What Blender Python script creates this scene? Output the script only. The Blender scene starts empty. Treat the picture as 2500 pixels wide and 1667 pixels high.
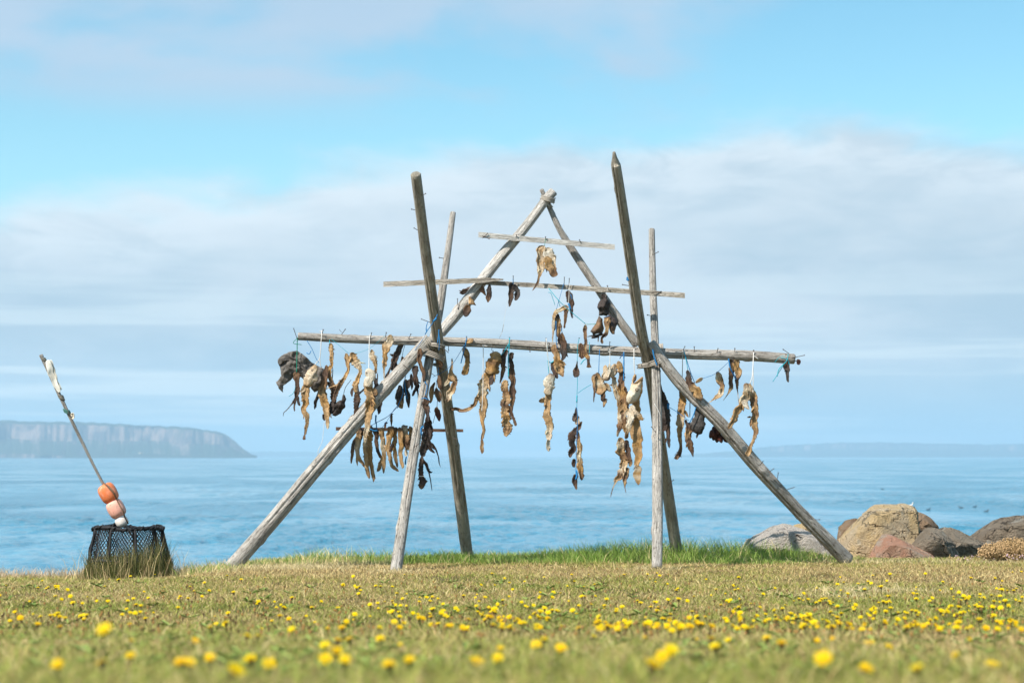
import bpy, bmesh, math, random
import numpy as np
from mathutils import Vector, Matrix, noise, geometry

random.seed(7)
SC = bpy.context.scene
COL = SC.collection

# ------------------------------------------------------------------ camera, light
F = 4640.0                      # focal length in pixels of the 2500 px wide photograph
PITCH = math.atan(280.0 / F)
CAMZ = 0.92
SP, CP = math.sin(PITCH), math.cos(PITCH)
SUN_EL, SUN_AZ = math.radians(48), math.radians(-133)   # azimuth from +Y (view direction), positive to the right

cam_data = bpy.data.cameras.new("camera")
cam = bpy.data.objects.new("camera", cam_data)
COL.objects.link(cam)
cam.location = (0, 0, CAMZ)
cam.rotation_euler = (math.pi / 2 + PITCH, 0, 0)
cam_data.sensor_width = 36.0
cam_data.lens = 36.0 * F / 2500.0
cam_data.clip_start = 0.1
cam_data.clip_end = 60000
cam_data.dof.use_dof = True
cam_data.dof.focus_distance = 15.9
cam_data.dof.aperture_fstop = 3.5
cam_data.dof.aperture_blades = 9
SC.camera = cam

sun_dir = Vector((math.sin(SUN_AZ) * math.cos(SUN_EL), math.cos(SUN_AZ) * math.cos(SUN_EL), math.sin(SUN_EL)))
sl = bpy.data.lights.new("sun", 'SUN')
sl.energy = 4.8
sl.angle = math.radians(0.55)
sl.color = (1.0, 0.955, 0.88)
so = bpy.data.objects.new("sun", sl)
COL.objects.link(so)
so.rotation_euler = (-sun_dir).to_track_quat('-Z', 'Y').to_euler()
so.location = (-20, -20, 30)

SC.view_settings.view_transform = 'Standard'
SC.view_settings.look = 'None'
SC.view_settings.exposure = 0.55
SC.view_settings.gamma = 1.0
SC.render.engine = 'CYCLES'
SC.cycles.use_denoising = True
SC.cycles.max_bounces = 6
SC.cycles.volume_bounces = 1
SC.cycles.sample_clamp_indirect = 6.0


class NT:
    """small node-tree writer"""
    def __init__(self, tree):
        self.t = tree
        self.t.nodes.clear()

    def n(self, kind, **kw):
        nd = self.t.nodes.new(kind)
        for k, v in kw.items():
            setattr(nd, k, v)
        return nd

    def l(self, a, b):
        self.t.links.new(a, b)

    def put(self, sock, v):
        if isinstance(v, bpy.types.NodeSocket):
            self.l(v, sock)
        else:
            sock.default_value = v

    def math(self, op, a, b=None, c=None, clamp=False):
        m = self.n('ShaderNodeMath', operation=op)
        m.use_clamp = clamp
        self.put(m.inputs[0], a)
        if b is not None:
            self.put(m.inputs[1], b)
        if c is not None:
            self.put(m.inputs[2], c)
        return m.outputs[0]

    def step(self, x, lo, hi, a=0.0, b=1.0):
        m = self.n('ShaderNodeMapRange', interpolation_type='SMOOTHSTEP')
        self.put(m.inputs[0], x)
        self.put(m.inputs[1], lo)
        self.put(m.inputs[2], hi)
        m.inputs[3].default_value = a
        m.inputs[4].default_value = b
        return m.outputs[0]

    def mix(self, fac, a, b, blend='MIX'):
        m = self.n('ShaderNodeMix', data_type='RGBA', blend_type=blend)
        self.put(m.inputs['Factor'], fac)
        for s, v in ((m.inputs[6], a), (m.inputs[7], b)):
            if isinstance(v, tuple) and len(v) == 3:
                v = v + (1.0,)
            self.put(s, v)
        return m.outputs[2]

    def noise(self, vec, scale, detail=4.0, rough=0.55, dist=0.0):
        m = self.n('ShaderNodeTexNoise')
        self.put(m.inputs['Vector'], vec)
        m.inputs['Scale'].default_value = scale
        m.inputs['Detail'].default_value = detail
        m.inputs['Roughness'].default_value = rough
        m.inputs['Distortion'].default_value = dist
        return m.outputs[0]

    def vmul(self, vec, s):
        m = self.n('ShaderNodeVectorMath', operation='MULTIPLY')
        self.put(m.inputs[0], vec)
        m.inputs[1].default_value = s
        return m.outputs[0]

    def bump(self, h, strength, dist):
        b = self.n('ShaderNodeBump')
        b.inputs['Strength'].default_value = strength
        b.inputs['Distance'].default_value = dist
        self.l(h, b.inputs['Height'])
        return b.outputs[0]


def new_mat(name):
    m = bpy.data.materials.new(name)
    m.use_nodes = True
    return m, NT(m.node_tree)


def finish(nt, color, rough=0.7, normal=None, spec=0.3, **kw):
    p = nt.n('ShaderNodeBsdfPrincipled')
    if isinstance(color, tuple) and len(color) == 3:
        color = color + (1.0,)
    nt.put(p.inputs['Base Color'], color)
    nt.put(p.inputs['Roughness'], rough)
    p.inputs['Specular IOR Level'].default_value = spec
    for k, v in kw.items():
        nt.put(p.inputs[k.replace('_', ' ')], v)
    if normal is not None:
        nt.l(normal, p.inputs['Normal'])
    o = nt.n('ShaderNodeOutputMaterial')
    nt.l(p.outputs[0], o.inputs[0])
    return p


# ------------------------------------------------------------------ sky
world = bpy.data.worlds.new("World")
SC.world = world
world.use_nodes = True
w = NT(world.node_tree)
sky = w.n('ShaderNodeTexSky', sky_type='NISHITA')
sky.sun_disc = False
sky.sun_elevation = SUN_EL
sky.sun_rotation = SUN_AZ
sky.altitude = 0
sky.air_density = 1.0
sky.dust_density = 0.25
sky.ozone_density = 2.2
tc = w.n('ShaderNodeTexCoord')
D = tc.outputs['Generated']
sep = w.n('ShaderNodeSeparateXYZ')
w.l(D, sep.inputs[0])
dx, dz = sep.outputs[0], sep.outputs[2]
nb = w.noise(w.vmul(D, (1, 1, 2.2)), 9.0, 6, 0.55, 0.3)           # billows along the top of the bank
nl = w.noise(w.vmul(D, (1, 1, 5.0)), 3.2, 5, 0.55)                # broad shades in the bank
ns = w.noise(w.vmul(D, (1, 1, 26.0)), 3.0, 5, 0.55)               # flat streaks near the horizon
nu = w.noise(w.vmul(D, (1, 1, 2.6)), 5.0, 6, 0.5, 0.4)            # loose clouds above
edge = w.math('ADD', 0.148, w.math('MULTIPLY', 0.022, w.math('SINE', w.math('MULTIPLY_ADD', dx, 6.0, 0.65))))
t = w.math('ADD', w.math('SUBTRACT', dz, edge), w.math('MULTIPLY', w.math('SUBTRACT', nb, 0.5), -0.075))
bank = w.step(t, -0.017, 0.013, 1.0, 0.0)
rim = w.step(t, -0.055, -0.008, 0.0, 1.0)
loose = w.math('ADD', nu, w.math('MULTIPLY', dx, -0.62))
loose = w.math('MULTIPLY', w.step(loose, 0.43, 0.60), w.step(dz, 0.165, 0.20))
loose = w.math('MULTIPLY', loose, 0.95)
clear = w.mix(1.0, w.mix(1.0, sky.outputs[0], (0.112, 0.112, 0.112), 'MULTIPLY'), (0.76, 1.10, 1.01), 'MULTIPLY')
nbill = w.noise(w.vmul(D, (1, 1, 3.2)), 16.0, 6, 0.6, 0.5)
shade = w.math('ADD', w.math('MULTIPLY', nl, 0.55), w.math('ADD', w.math('MULTIPLY', nb, 0.25), w.math('MULTIPLY', nbill, 0.2)))
clear = w.mix(w.step(dz, 0.10, 0.235, 0.20, 0.0), clear, (0.43, 0.62, 0.70))
cl = w.mix(w.step(shade, 0.40, 0.60), (0.33, 0.435, 0.515), (0.48, 0.55, 0.605))
cl = w.mix(w.math('MULTIPLY', rim, w.step(nbill, 0.36, 0.62, 0.25, 0.85)), cl, (0.56, 0.63, 0.68))
streak = w.math('MULTIPLY', w.step(ns, 0.46, 0.60), w.step(dz, 0.03, 0.125, 1.0, 0.0))
low = w.mix(w.step(dz, 0.0, 0.075), (0.285, 0.435, 0.535), cl)
low = w.mix(w.math('MULTIPLY', streak, 0.95), low, (0.53, 0.615, 0.65))
upper = w.mix(nl, (0.285, 0.41, 0.545), (0.40, 0.50, 0.60))
c = w.mix(loose, clear, upper)
c = w.mix(bank, c, low)
bg = w.n('ShaderNodeBackground')
w.l(c, bg.inputs[0])
bg.inputs[1].default_value = 1.0
wo = w.n('ShaderNodeOutputWorld')
w.l(bg.outputs[0], wo.inputs[0])


# ------------------------------------------------------------------ geometry helpers
def at(px, py, Y):
    """world point seen at photograph pixel (px, py) at distance Y along the view"""
    u, v = (px - 1250.0) / F, (833.5 - py) / F
    d = Vector((u, CP - v * SP, SP + v * CP))
    k = Y / d.y
    return Vector((d.x * k, Y, CAMZ + d.z * k))


def mpp(Y):
    return Y / F        # metres per photograph pixel


class MB:
    def __init__(self):
        self.v, self.f, self.c, self.g, self.m = [], [], [], [], []

    def add(self, verts, faces, cols=None, gr=None, mi=0):
        o = len(self.v)
        self.v += [tuple(p) for p in verts]
        self.f += [tuple(i + o for i in f) for f in faces]
        self.m += [mi] * len(faces)
        self.c += list(cols) if cols is not None else [(0.5, 0.5, 0.5)] * len(verts)
        self.g += list(gr) if gr is not None else [tuple(p) for p in verts]

    def build(self, name, mats, parent=None, smooth=True, origin=None):
        me = bpy.data.meshes.new(name)
        v = self.v
        if origin is None and parent is None and v:
            a = np.array(v)
            origin = Vector(((a[:, 0].min() + a[:, 0].max()) / 2, (a[:, 1].min() + a[:, 1].max()) / 2, a[:, 2].min()))
        if origin is None:
            origin = Vector((0, 0, 0))
        if parent is not None:
            base = parent.matrix_world_loc + origin if hasattr(parent, 'matrix_world_loc') else Vector(parent['_o'])
            v = [(p[0] - base[0], p[1] - base[1], p[2] - base[2]) for p in v]
        else:
            v = [(p[0] - origin[0], p[1] - origin[1], p[2] - origin[2]) for p in v]
        me.from_pydata(v, [], self.f)
        if smooth:
            me.polygons.foreach_set('use_smooth', [True] * len(me.polygons))
        a = me.attributes.new('Col', 'FLOAT_COLOR', 'POINT')
        a.data.foreach_set('color', np.array([(*q[:3], 1.0) for q in self.c], dtype=np.float32).ravel())
        a = me.attributes.new('gr', 'FLOAT_VECTOR', 'POINT')
        a.data.foreach_set('vector', np.array(self.g, dtype=np.float32).ravel())
        if not isinstance(mats, (list, tuple)):
            mats = [mats]
        for m in mats:
            me.materials.append(m)
        if len(mats) > 1:
            me.polygons.foreach_set('material_index', self.m)
        me.update()
        o = bpy.data.objects.new(name, me)
        COL.objects.link(o)
        if parent is not None:
            o.parent = parent
            o['_o'] = tuple(parent['_o'])
        else:
            o.location = origin
            o['_o'] = tuple(origin)
        return o


ALL_O = []


def empty(name, loc):
    o = bpy.data.objects.new(name, None)
    COL.objects.link(o)
    o.empty_display_size = 0.1
    o.location = loc
    o['_o'] = tuple(loc)
    return o


def tag(o, label=None, cat=None, group=None, kind=None):
    if label:
        o['label'] = label
    if cat:
        o['category'] = cat
    if group:
        o['group'] = group
    if kind:
        o['kind'] = kind
    return o


def spline(pts, step):
    """Catmull-Rom through tuples of any length, resampled by arc length of the first three (or two) entries"""
    P = [np.array(p, float) for p in pts]
    if len(P) == 2:
        n = max(2, int(np.linalg.norm((P[1] - P[0])[:2]) / step) + 1)
        return [P[0] + (P[1] - P[0]) * i / n for i in range(n + 1)]
    out = []
    Q = [2 * P[0] - P[1]] + P + [2 * P[-1] - P[-2]]
    for i in range(1, len(Q) - 2):
        p0, p1, p2, p3 = Q[i - 1:i + 3]
        n = max(1, int(round(np.linalg.norm((p2 - p1)[:2]) / step)))
        for k in range(n):
            s = k / n
            out.append(0.5 * (2 * p1 + (p2 - p0) * s + (2 * p0 - 5 * p1 + 4 * p2 - p3) * s * s + (3 * p1 - p0 - 3 * p2 + p3) * s ** 3))
    out.append(P[-1])
    return out


def tube(mb, path, rad, K=6, col=(0.5, 0.5, 0.5), mi=0, cap=True):
    """tube along world points; rad a number or one per point"""
    n = len(path)
    path = [Vector(p) for p in path]
    if not hasattr(rad, '__len__'):
        rad = [rad] * n
    vs, fs, gr = [], [], []
    T = (path[1] - path[0]).normalized()
    up = Vector((0, 1, 0)) if abs(T.y) < 0.9 else Vector((1, 0, 0))
    N = (up - T * up.dot(T)).normalized()
    s = 0.0
    for i in range(n):
        a, b = path[max(0, i - 1)], path[min(n - 1, i + 1)]
        T = (b - a).normalized() if (b - a).length > 1e-9 else T
        N = (N - T * N.dot(T))
        N = N.normalized() if N.length > 1e-6 else T.orthogonal().normalized()
        B = T.cross(N)
        if i:
            s += (path[i] - path[i - 1]).length
        for k in range(K):
            ph = 2 * math.pi * k / K
            vs.append(path[i] + (N * math.cos(ph) + B * math.sin(ph)) * rad[i])
            gr.append((math.cos(ph) * rad[i], math.sin(ph) * rad[i], s))
    for i in range(n - 1):
        for k in range(K):
            k2 = (k + 1) % K
            fs.append((i * K + k, i * K + k2, (i + 1) * K + k2, (i + 1) * K + k))
    if cap:
        fs.append(tuple(range(K))[::-1])
        fs.append(tuple((n - 1) * K + k for k in range(K)))
    mb.add(vs, fs, [col] * len(vs), gr, mi)


# ------------------------------------------------------------------ materials
def attr(nt, name):
    a = nt.n('ShaderNodeAttribute')
    a.attribute_name = name
    return a


def wood_mat(name, pale, mid, dark, stain=0.5, green=0.0):
    m, nt = new_mat(name)
    g = attr(nt, 'gr').outputs['Vector']
    fine = nt.noise(nt.vmul(g, (1, 1, 0.12)), 200, 4, 0.65)
    grain = nt.noise(nt.vmul(g, (1, 1, 0.13)), 85, 5, 0.7)
    patch = nt.noise(nt.vmul(g, (1, 1, 0.35)), 14, 5, 0.6, 0.4)
    spot = nt.noise(nt.vmul(g, (1, 1, 0.42)), 70, 5, 0.75)
    split = nt.noise(nt.vmul(g, (1, 1, 0.030)), 42, 3, 0.5)
    c1 = nt.mix(nt.step(grain, 0.36, 0.64), mid, pale)
    c1 = nt.mix(nt.step(patch, 0.42, 0.64, 0.0, 0.7), c1, tuple(0.68 * q for q in mid))
    c1 = nt.mix(nt.math('MULTIPLY', nt.step(spot, 0.55, 0.63), stain), c1, dark)
    c1 = nt.mix(nt.step(fine, 0.57, 0.68, 0.0, 0.6), c1, dark)
    crk = nt.step(nt.math('ABSOLUTE', nt.math('SUBTRACT', split, 0.5)), 0.0, 0.016, 1.0, 0.0)
    c1 = nt.mix(nt.math('MULTIPLY', crk, 0.45), c1, tuple(0.7 * q for q in dark))
    if green:
        gn = nt.noise(nt.vmul(g, (1, 1, 0.3)), 22, 4, 0.6)
        c1 = nt.mix(nt.math('MULTIPLY', nt.step(gn, 0.5, 0.65), green), c1, (0.19, 0.19, 0.06))
    h = nt.math('SUBTRACT', nt.math('ADD', grain, nt.math('MULTIPLY', fine, 0.8)), nt.math('MULTIPLY', crk, 0.4))
    finish(nt, c1, 0.85, nt.bump(h, 1.0, 0.014), 0.2)
    return m


M = {}
M['wood_brown'] = wood_mat('weathered_brown_wood', (0.56, 0.50, 0.41), (0.42, 0.365, 0.285), (0.075, 0.052, 0.036), 0.5, 0.15)
M['wood_grey'] = wood_mat('weathered_grey_wood', (0.63, 0.585, 0.53), (0.43, 0.39, 0.34), (0.085, 0.066, 0.055), 0.85, 0.06)
M['wood_ridge'] = wood_mat('silvery_ridge_wood', (0.62, 0.57, 0.51), (0.43, 0.385, 0.335), (0.10, 0.07, 0.055), 0.75, 0.05)
M['wood_pale'] = wood_mat('bleached_wood', (0.76, 0.72, 0.66), (0.56, 0.515, 0.46), (0.13, 0.10, 0.08), 0.65)
M['board_pale'] = wood_mat('bleached_board', (0.72, 0.69, 0.635), (0.60, 0.565, 0.51), (0.26, 0.22, 0.18), 0.4)
M['board_stained'] = wood_mat('stained_board', (0.70, 0.64, 0.56), (0.44, 0.375, 0.30), (0.08, 0.058, 0.042), 0.9, 0.12)
M['stick_red'] = wood_mat('reddish_stick', (0.20, 0.12, 0.085), (0.15, 0.085, 0.06), (0.05, 0.03, 0.02), 0.5)


def col_mat(name, rough=0.6, bump=0.6, bscale=90, spec=0.3, var=0.35, transl=0.0):
    m, nt = new_mat(name)
    a = attr(nt, 'Col').outputs['Color']
    g = attr(nt, 'gr').outputs['Vector']
    n1 = nt.noise(nt.vmul(g, (1, 1, 0.45)), bscale, 5, 0.6, 0.3)
    c = nt.mix(nt.step(n1, 0.3, 0.7), nt.mix(1.0, a, (1 - var,) * 3, 'MULTIPLY'), a)
    nrm = nt.bump(n1, bump, 0.012)
    p = finish(nt, c, rough, nrm, spec)
    if transl:
        p.inputs['Subsurface Weight'].default_value = 0.0
        tr = nt.n('ShaderNodeBsdfTranslucent')
        nt.l(c, tr.inputs[0])
        mx = nt.n('ShaderNodeMixShader')
        mx.inputs[0].default_value = transl
        nt.l(p.outputs[0], mx.inputs[1])
        nt.l(tr.outputs[0], mx.inputs[2])
        o = [q for q in nt.t.nodes if q.type == 'OUTPUT_MATERIAL'][0]
        nt.l(mx.outputs[0], o.inputs[0])
    return m


M['fish'] = col_mat('dried_fish_skin', 0.58, 0.8, 110, 0.35, 0.35, 0.10)
M['cloth'] = col_mat('cloth', 0.85, 0.4, 60, 0.2, 0.15)
M['plain'] = col_mat('painted', 0.6, 0.1, 40, 0.3, 0.12)
M['cord'] = col_mat('cord', 0.8, 0.3, 500, 0.2, 0.2)


def flat_mat(name, color, rough=0.7, spec=0.3, metal=0.0):
    m, nt = new_mat(name)
    tcn = nt.n('ShaderNodeTexCoord')
    n1 = nt.noise(tcn.outputs['Object'], 40, 4, 0.6)
    c = nt.mix(n1, tuple(q * 0.7 for q in color), color)
    p = finish(nt, c, rough, None, spec)
    p.inputs['Metallic'].default_value = metal
    return m


M['iron'] = flat_mat('rusty_iron', (0.07, 0.045, 0.035), 0.7, 0.4)
M['rope'] = flat_mat('grey_rope', (0.42, 0.37, 0.31), 0.9, 0.1)
M['black_net'] = flat_mat('black_net', (0.022, 0.022, 0.024), 0.7, 0.3)

# ------------------------------------------------------------------ ground, sea, far land
def smooth01(x):
    x = np.clip(x, 0, 1)
    return x * x * (3 - 2 * x)


_rs = np.random.RandomState(11)
_tab = _rs.rand(256, 256)


def vnoise(x, y):
    x = np.asarray(x, float)
    y = np.asarray(y, float)
    xi, yi = np.floor(x).astype(int), np.floor(y).astype(int)
    fx, fy = x - xi, y - yi
    fx, fy = fx * fx * (3 - 2 * fx), fy * fy * (3 - 2 * fy)
    a = _tab[xi & 255, yi & 255]
    b = _tab[(xi + 1) & 255, yi & 255]
    c_ = _tab[xi & 255, (yi + 1) & 255]
    d = _tab[(xi + 1) & 255, (yi + 1) & 255]
    return (a * (1 - fx) + b * fx) * (1 - fy) + (c_ * (1 - fx) + d * fx) * fy


def fbm(x, y, o=4):
    s, a, n = 0, 0.5, 0
    for i in range(o):
        s = s + a * vnoise(x * 2 ** i + 17.3 * i, y * 2 ** i + 5.1 * i)
        n += a
        a *= 0.55
    return s / n


_py = np.array([-30, -5, 0, 1.5, 2.5, 3, 4, 5.5, 6.6, 8, 10, 13, 16, 18, 20, 40])
_pz = np.array([-.37, -.35, -.33, -.335, -.36, -.395, -.462, -.558, -.632, -.728, -.80, -.875, -.92, -.945, -.97, -1.2])
_dy = np.linspace(-30, 40, 2801)
_dzp = np.interp(_dy, _py, _pz)
_ker = np.exp(-np.linspace(-2, 2, 41) ** 2)
_dzp = np.convolve(np.pad(_dzp, 20, mode='edge'), _ker / _ker.sum(), 'valid')


def edge_y(x):
    x = np.asarray(x, float)
    return 15.9 + 1.5 * smooth01((x + 2.9) / 1.6) + 0.25 * (vnoise(x * 0.9 + 40, 3.1) - .5)


def ground_z(x, y):
    x = np.asarray(x, float)
    y = np.asarray(y, float)
    z = CAMZ + np.interp(y, _dy, _dzp)
    z = z + 0.03 * (fbm(x * 0.8 + 9, y * 0.8 + 3, 3) - .5)
    z = z - 0.085 * smooth01((-x - 1.9) / 1.3) * smooth01((y - 12.8) / 2.6)
    e = edge_y(x)
    over = np.clip(y - e, 0, None)
    z = z - 0.75 * over * smooth01(over / 0.8)
    return z


SEA = CAMZ - 5.0
xs = np.concatenate([np.linspace(-90, -12, 27)[:-1], np.linspace(-12, 12, 161), np.linspace(12, 90, 27)[1:]])
ys = np.concatenate([np.linspace(-30, 1, 16)[:-1], np.linspace(1, 20, 153), np.linspace(20, 32, 13)[1:]])
GX, GY = np.meshgrid(xs, ys)
GZ = ground_z(GX, GY)
nx, ny = len(xs), len(ys)
idx = np.arange(nx * ny).reshape(ny, nx)
quads = np.stack([idx[:-1, :-1], idx[:-1, 1:], idx[1:, 1:], idx[1:, :-1]], -1).reshape(-1, 4)
me = bpy.data.meshes.new('ground')
me.from_pydata(np.stack([GX, GY, GZ], -1).reshape(-1, 3).tolist(), [], quads.tolist())
me.polygons.foreach_set('use_smooth', [True] * len(me.polygons))
ground = bpy.data.objects.new('ground', me)
COL.objects.link(ground)
tag(ground, kind='structure')
m, nt = new_mat('dry_turf_soil')
o = nt.n('ShaderNodeTexCoord').outputs['Object']
n1 = nt.noise(o, 1.2, 5, 0.6)
n2 = nt.noise(o, 60, 4, 0.7)
c = nt.mix(nt.step(n1, 0.35, 0.65), (0.12, 0.09, 0.04), (0.10, 0.095, 0.032))
c = nt.mix(nt.step(n2, 0.4, 0.7, 0, 0.7), c, (0.20, 0.145, 0.07))
finish(nt, c, 0.95, nt.bump(n2, 0.8, 0.02), 0.1)
me.materials.append(m)

# sea
XS, YF = 9000.0, 15900.0
me = bpy.data.meshes.new('sea')
HS = CAMZ - SEA
pyr = np.concatenate([np.array([2300, 1800, 1600, 1500, 1450]), np.arange(1425, 1180, -0.75), np.arange(1180, 1130, -1.5), np.array([1128, 1124, 1121, 1119, 1117.5, 1116.5, 1115.7, 1115.2])])
yrow = np.concatenate([HS * F / (pyr - 1113.5), [YF]])
ucol = np.concatenate([[-2.2, -1.2, -0.7], np.linspace(-0.42, 0.42, 330), [0.7, 1.2, 2.2]])
UX, SY_ = np.meshgrid(ucol, yrow)
SX = np.clip(UX * SY_, -XS, XS)
SX[:, 0], SX[:, -1] = -XS, XS
gu = smooth01((fbm(SX * 0.030 + 5, SY_ * 0.017 + 2, 4) - 0.40) / 0.2)
wave = (fbm(SX * 0.55 + 3, SY_ * 0.30, 4) - 0.5) * 0.62 + (1 - 2 * np.abs(fbm(SX * 0.9 + 31, SY_ * 0.42 + 9, 3) - 0.5) * 2) * 0.10
fade = smooth01((900 - SY_) / 500) * (np.abs(UX) < 0.43)
SZ = wave * (0.10 + 0.70 * gu) * fade
vv = np.stack([SX, SY_, SZ], -1).reshape(-1, 3)
nc_, nr_ = len(ucol), len(yrow)
ix = np.arange(nc_ * nr_).reshape(nr_, nc_)
ff = np.stack([ix[:-1, :-1], ix[:-1, 1:], ix[1:, 1:], ix[1:, :-1]], -1).reshape(-1, 4)
me.from_pydata(vv.tolist(), [], ff.tolist())
me.polygons.foreach_set('use_smooth', [True] * len(me.polygons))
sea = bpy.data.objects.new('sea', me)
sea.location = (0, 0, SEA)
COL.objects.link(sea)
tag(sea, kind='structure')
m, nt = new_mat('sea_water')
o = nt.n('ShaderNodeTexCoord').outputs['Object']
wv = nt.noise(nt.vmul(o, (1.0, 0.42, 1)), 0.85, 5, 0.62, 0.4)
wr = nt.noise(nt.vmul(o, (1.0, 0.5, 1)), 3.2, 3, 0.6, 0.3)
gust = nt.noise(nt.vmul(o, (1.0, 0.55, 1)), 0.030, 5, 0.6, 0.6)
gf = nt.step(gust, 0.42, 0.60, 0.06, 1.0)
big = nt.noise(nt.vmul(o, (0.45, 1.0, 1)), 0.0042, 4, 0.55, 0.4)
gf = nt.math('MULTIPLY', gf, nt.step(big, 0.36, 0.60, 0.35, 1.0))
h = nt.math('MULTIPLY', nt.math('ADD', wv, nt.math('MULTIPLY', wr, 0.25)), gf)
c = nt.mix(gf, (0.045, 0.225, 0.335), (0.02, 0.18, 0.28))  # calm paler, ruffled darker: difference in reflected sky painted into the base colour
finish(nt, c, 0.12, nt.bump(h, 1.0, 1.4), 0.5, IOR=1.33)
me.materials.append(m)


def land_mat(name, rock, rock2, green):
    m, nt = new_mat(name)
    o = nt.n('ShaderNodeTexCoord').outputs['Object']
    g = nt.n('ShaderNodeNewGeometry')
    s = nt.n('ShaderNodeSeparateXYZ')
    nt.l(g.outputs['True Normal'], s.inputs[0])
    n1 = nt.noise(nt.vmul(o, (1, 1, 0.35)), 0.03, 5, 0.65)
    n2 = nt.noise(nt.vmul(o, (1, 1, 1)), 0.006, 4, 0.6)
    c = nt.mix(nt.step(n1, 0.4, 0.62), rock, rock2)
    fac = nt.math('MAXIMUM', nt.step(s.outputs[2], 0.72, 0.93), nt.step(n2, 0.55, 0.68, 0, 0.8))
    c = nt.mix(fac, c, green)
    finish(nt, c, 0.95, None, 0.05)
    return m


M['cliff'] = land_mat('cliff_rock', (0.23, 0.16, 0.13), (0.07, 0.06, 0.06), (0.04, 0.05, 0.03))


def far_land(name, Y, prof, depth, label, seed, step_px, rag=2.2, gully=75.0):
    """prof: (px, top py) in photograph pixels for the silhouette at distance Y"""
    P = sorted(prof)
    pxs = np.arange(P[0][0], P[-1][0] + 0.1, step_px)
    tops = np.interp(pxs, [q[0] for q in P], [q[1] for q in P])
    tops = tops + np.array([rag * (noise.fractal(Vector((q * 0.045, seed, 2)), 1.0, 2.0, 4)) for q in pxs])
    rows = [(-0.03, 0.0), (0.10, 0.12), (0.22, 0.27), (0.34, 0.42), (0.40, 0.52), (0.43, 0.66), (0.46, 0.80), (0.50, 0.92), (0.60, 0.97), (0.85, 1.0), (1.6, 0.96), (2.6, 0.5), (3.2, -0.05)]
    V, Fc = [], []
    n = len(pxs)
    for j, (dy, hz) in enumerate(rows):
        for i in range(n):
            p = at(pxs[i], tops[i], Y)
            H = p.z - SEA
            gl = noise.fractal(Vector((p.x * 0.011, seed + dy * 0.6, 0)), 1.0, 2.0, 4)
            gl2 = noise.noise(Vector((p.x * 0.003, seed * 2.0, dy)))
            y = Y + dy * depth + (gl * gully + gl2 * gully * 1.2) * (1 if 0.05 < dy < 0.55 else 0.35)
            k = y / Y if 0.45 < dy < 1.2 else 1.0
            z = SEA - 2 + (H + 2) * min(1.0, max(0, hz) + (gl * 0.07 if 0.1 < hz < 0.9 else 0)) * (k if hz > 0.9 else 1.0)
            if hz < 0:
                z = SEA - 2
            V.append((p.x * y / Y, y, z))
    for j in range(len(rows) - 1):
        for i in range(n - 1):
            a = j * n + i
            Fc.append((a, a + 1, a + n + 1, a + n))
    mb = MB()
    mb.add(V, Fc)
    ob = mb.build(name, M['cliff'], smooth=False)
    tag(ob, kind='structure')
    return ob


S8 = 3.36
hp = [(-2600, 1060), (-1900, 1010), (-1200, 1020), (-600, 1030), (0, 1026)] + [(u / S8, 980 + v / S8) for u, v in
      ((250, 162), (500, 165), (900, 178), (1200, 198), (1500, 209), (1650, 226), (1780, 244), (1850, 270), (1900, 305), (1955, 352), (2010, 396), (2060, 428), (2120, 447))]
far_land('headland', 6000.0, hp, 420.0, None, 3.3, 4.0)
far_land('far_hills', 13500.0, [(420, 1112), (560, 1106), (660, 1101), (760, 1103), (880, 1106), (1000, 1109), (1100, 1112)], 900.0, None, 8.1, 8.0, gully=120)
far_land('far_hills', 11000.0, [(1650, 1112), (1760, 1103), (1900, 1088), (2050, 1080), (2200, 1080), (2400, 1085), (2700, 1078), (3100, 1090), (3500, 1111)], 700.0, None, 5.1, 8.0, gully=100)

# the air over the bay
mb = MB()
hx, hy0, hy1, hz0, hz1 = 9300.0, -2500.0, 17200.0, SEA - 8.0, 190.0
vs = [(x, y, z) for z in (hz0, hz1) for y in (hy0, hy1) for x in (-hx, hx)]
mb.add(vs, [(0, 2, 3, 1), (4, 5, 7, 6), (0, 1, 5, 4), (2, 6, 7, 3), (0, 4, 6, 2), (1, 3, 7, 5)])
m, nt = new_mat('sea_haze')
pv = nt.n('ShaderNodeVolumePrincipled')
pv.inputs['Color'].default_value = (0.68, 0.87, 1.0, 1)
pv.inputs['Density'].default_value = 1.5e-4
pv.inputs['Anisotropy'].default_value = 0.2
oo = nt.n('ShaderNodeOutputMaterial')
nt.l(pv.outputs[0], oo.inputs['Volume'])
haze = mb.build('haze', m, smooth=False)
tag(haze, kind='stuff', label='pale blue sea haze over the bay', cat='haze')

# ------------------------------------------------------------------ the drying rack
rack = empty('drying_rack', Vector((0.25, 16.0, 0.0)))
tag(rack, 'tall grey driftwood fish drying rack of lashed poles on the grassy bank', 'drying rack')


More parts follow.
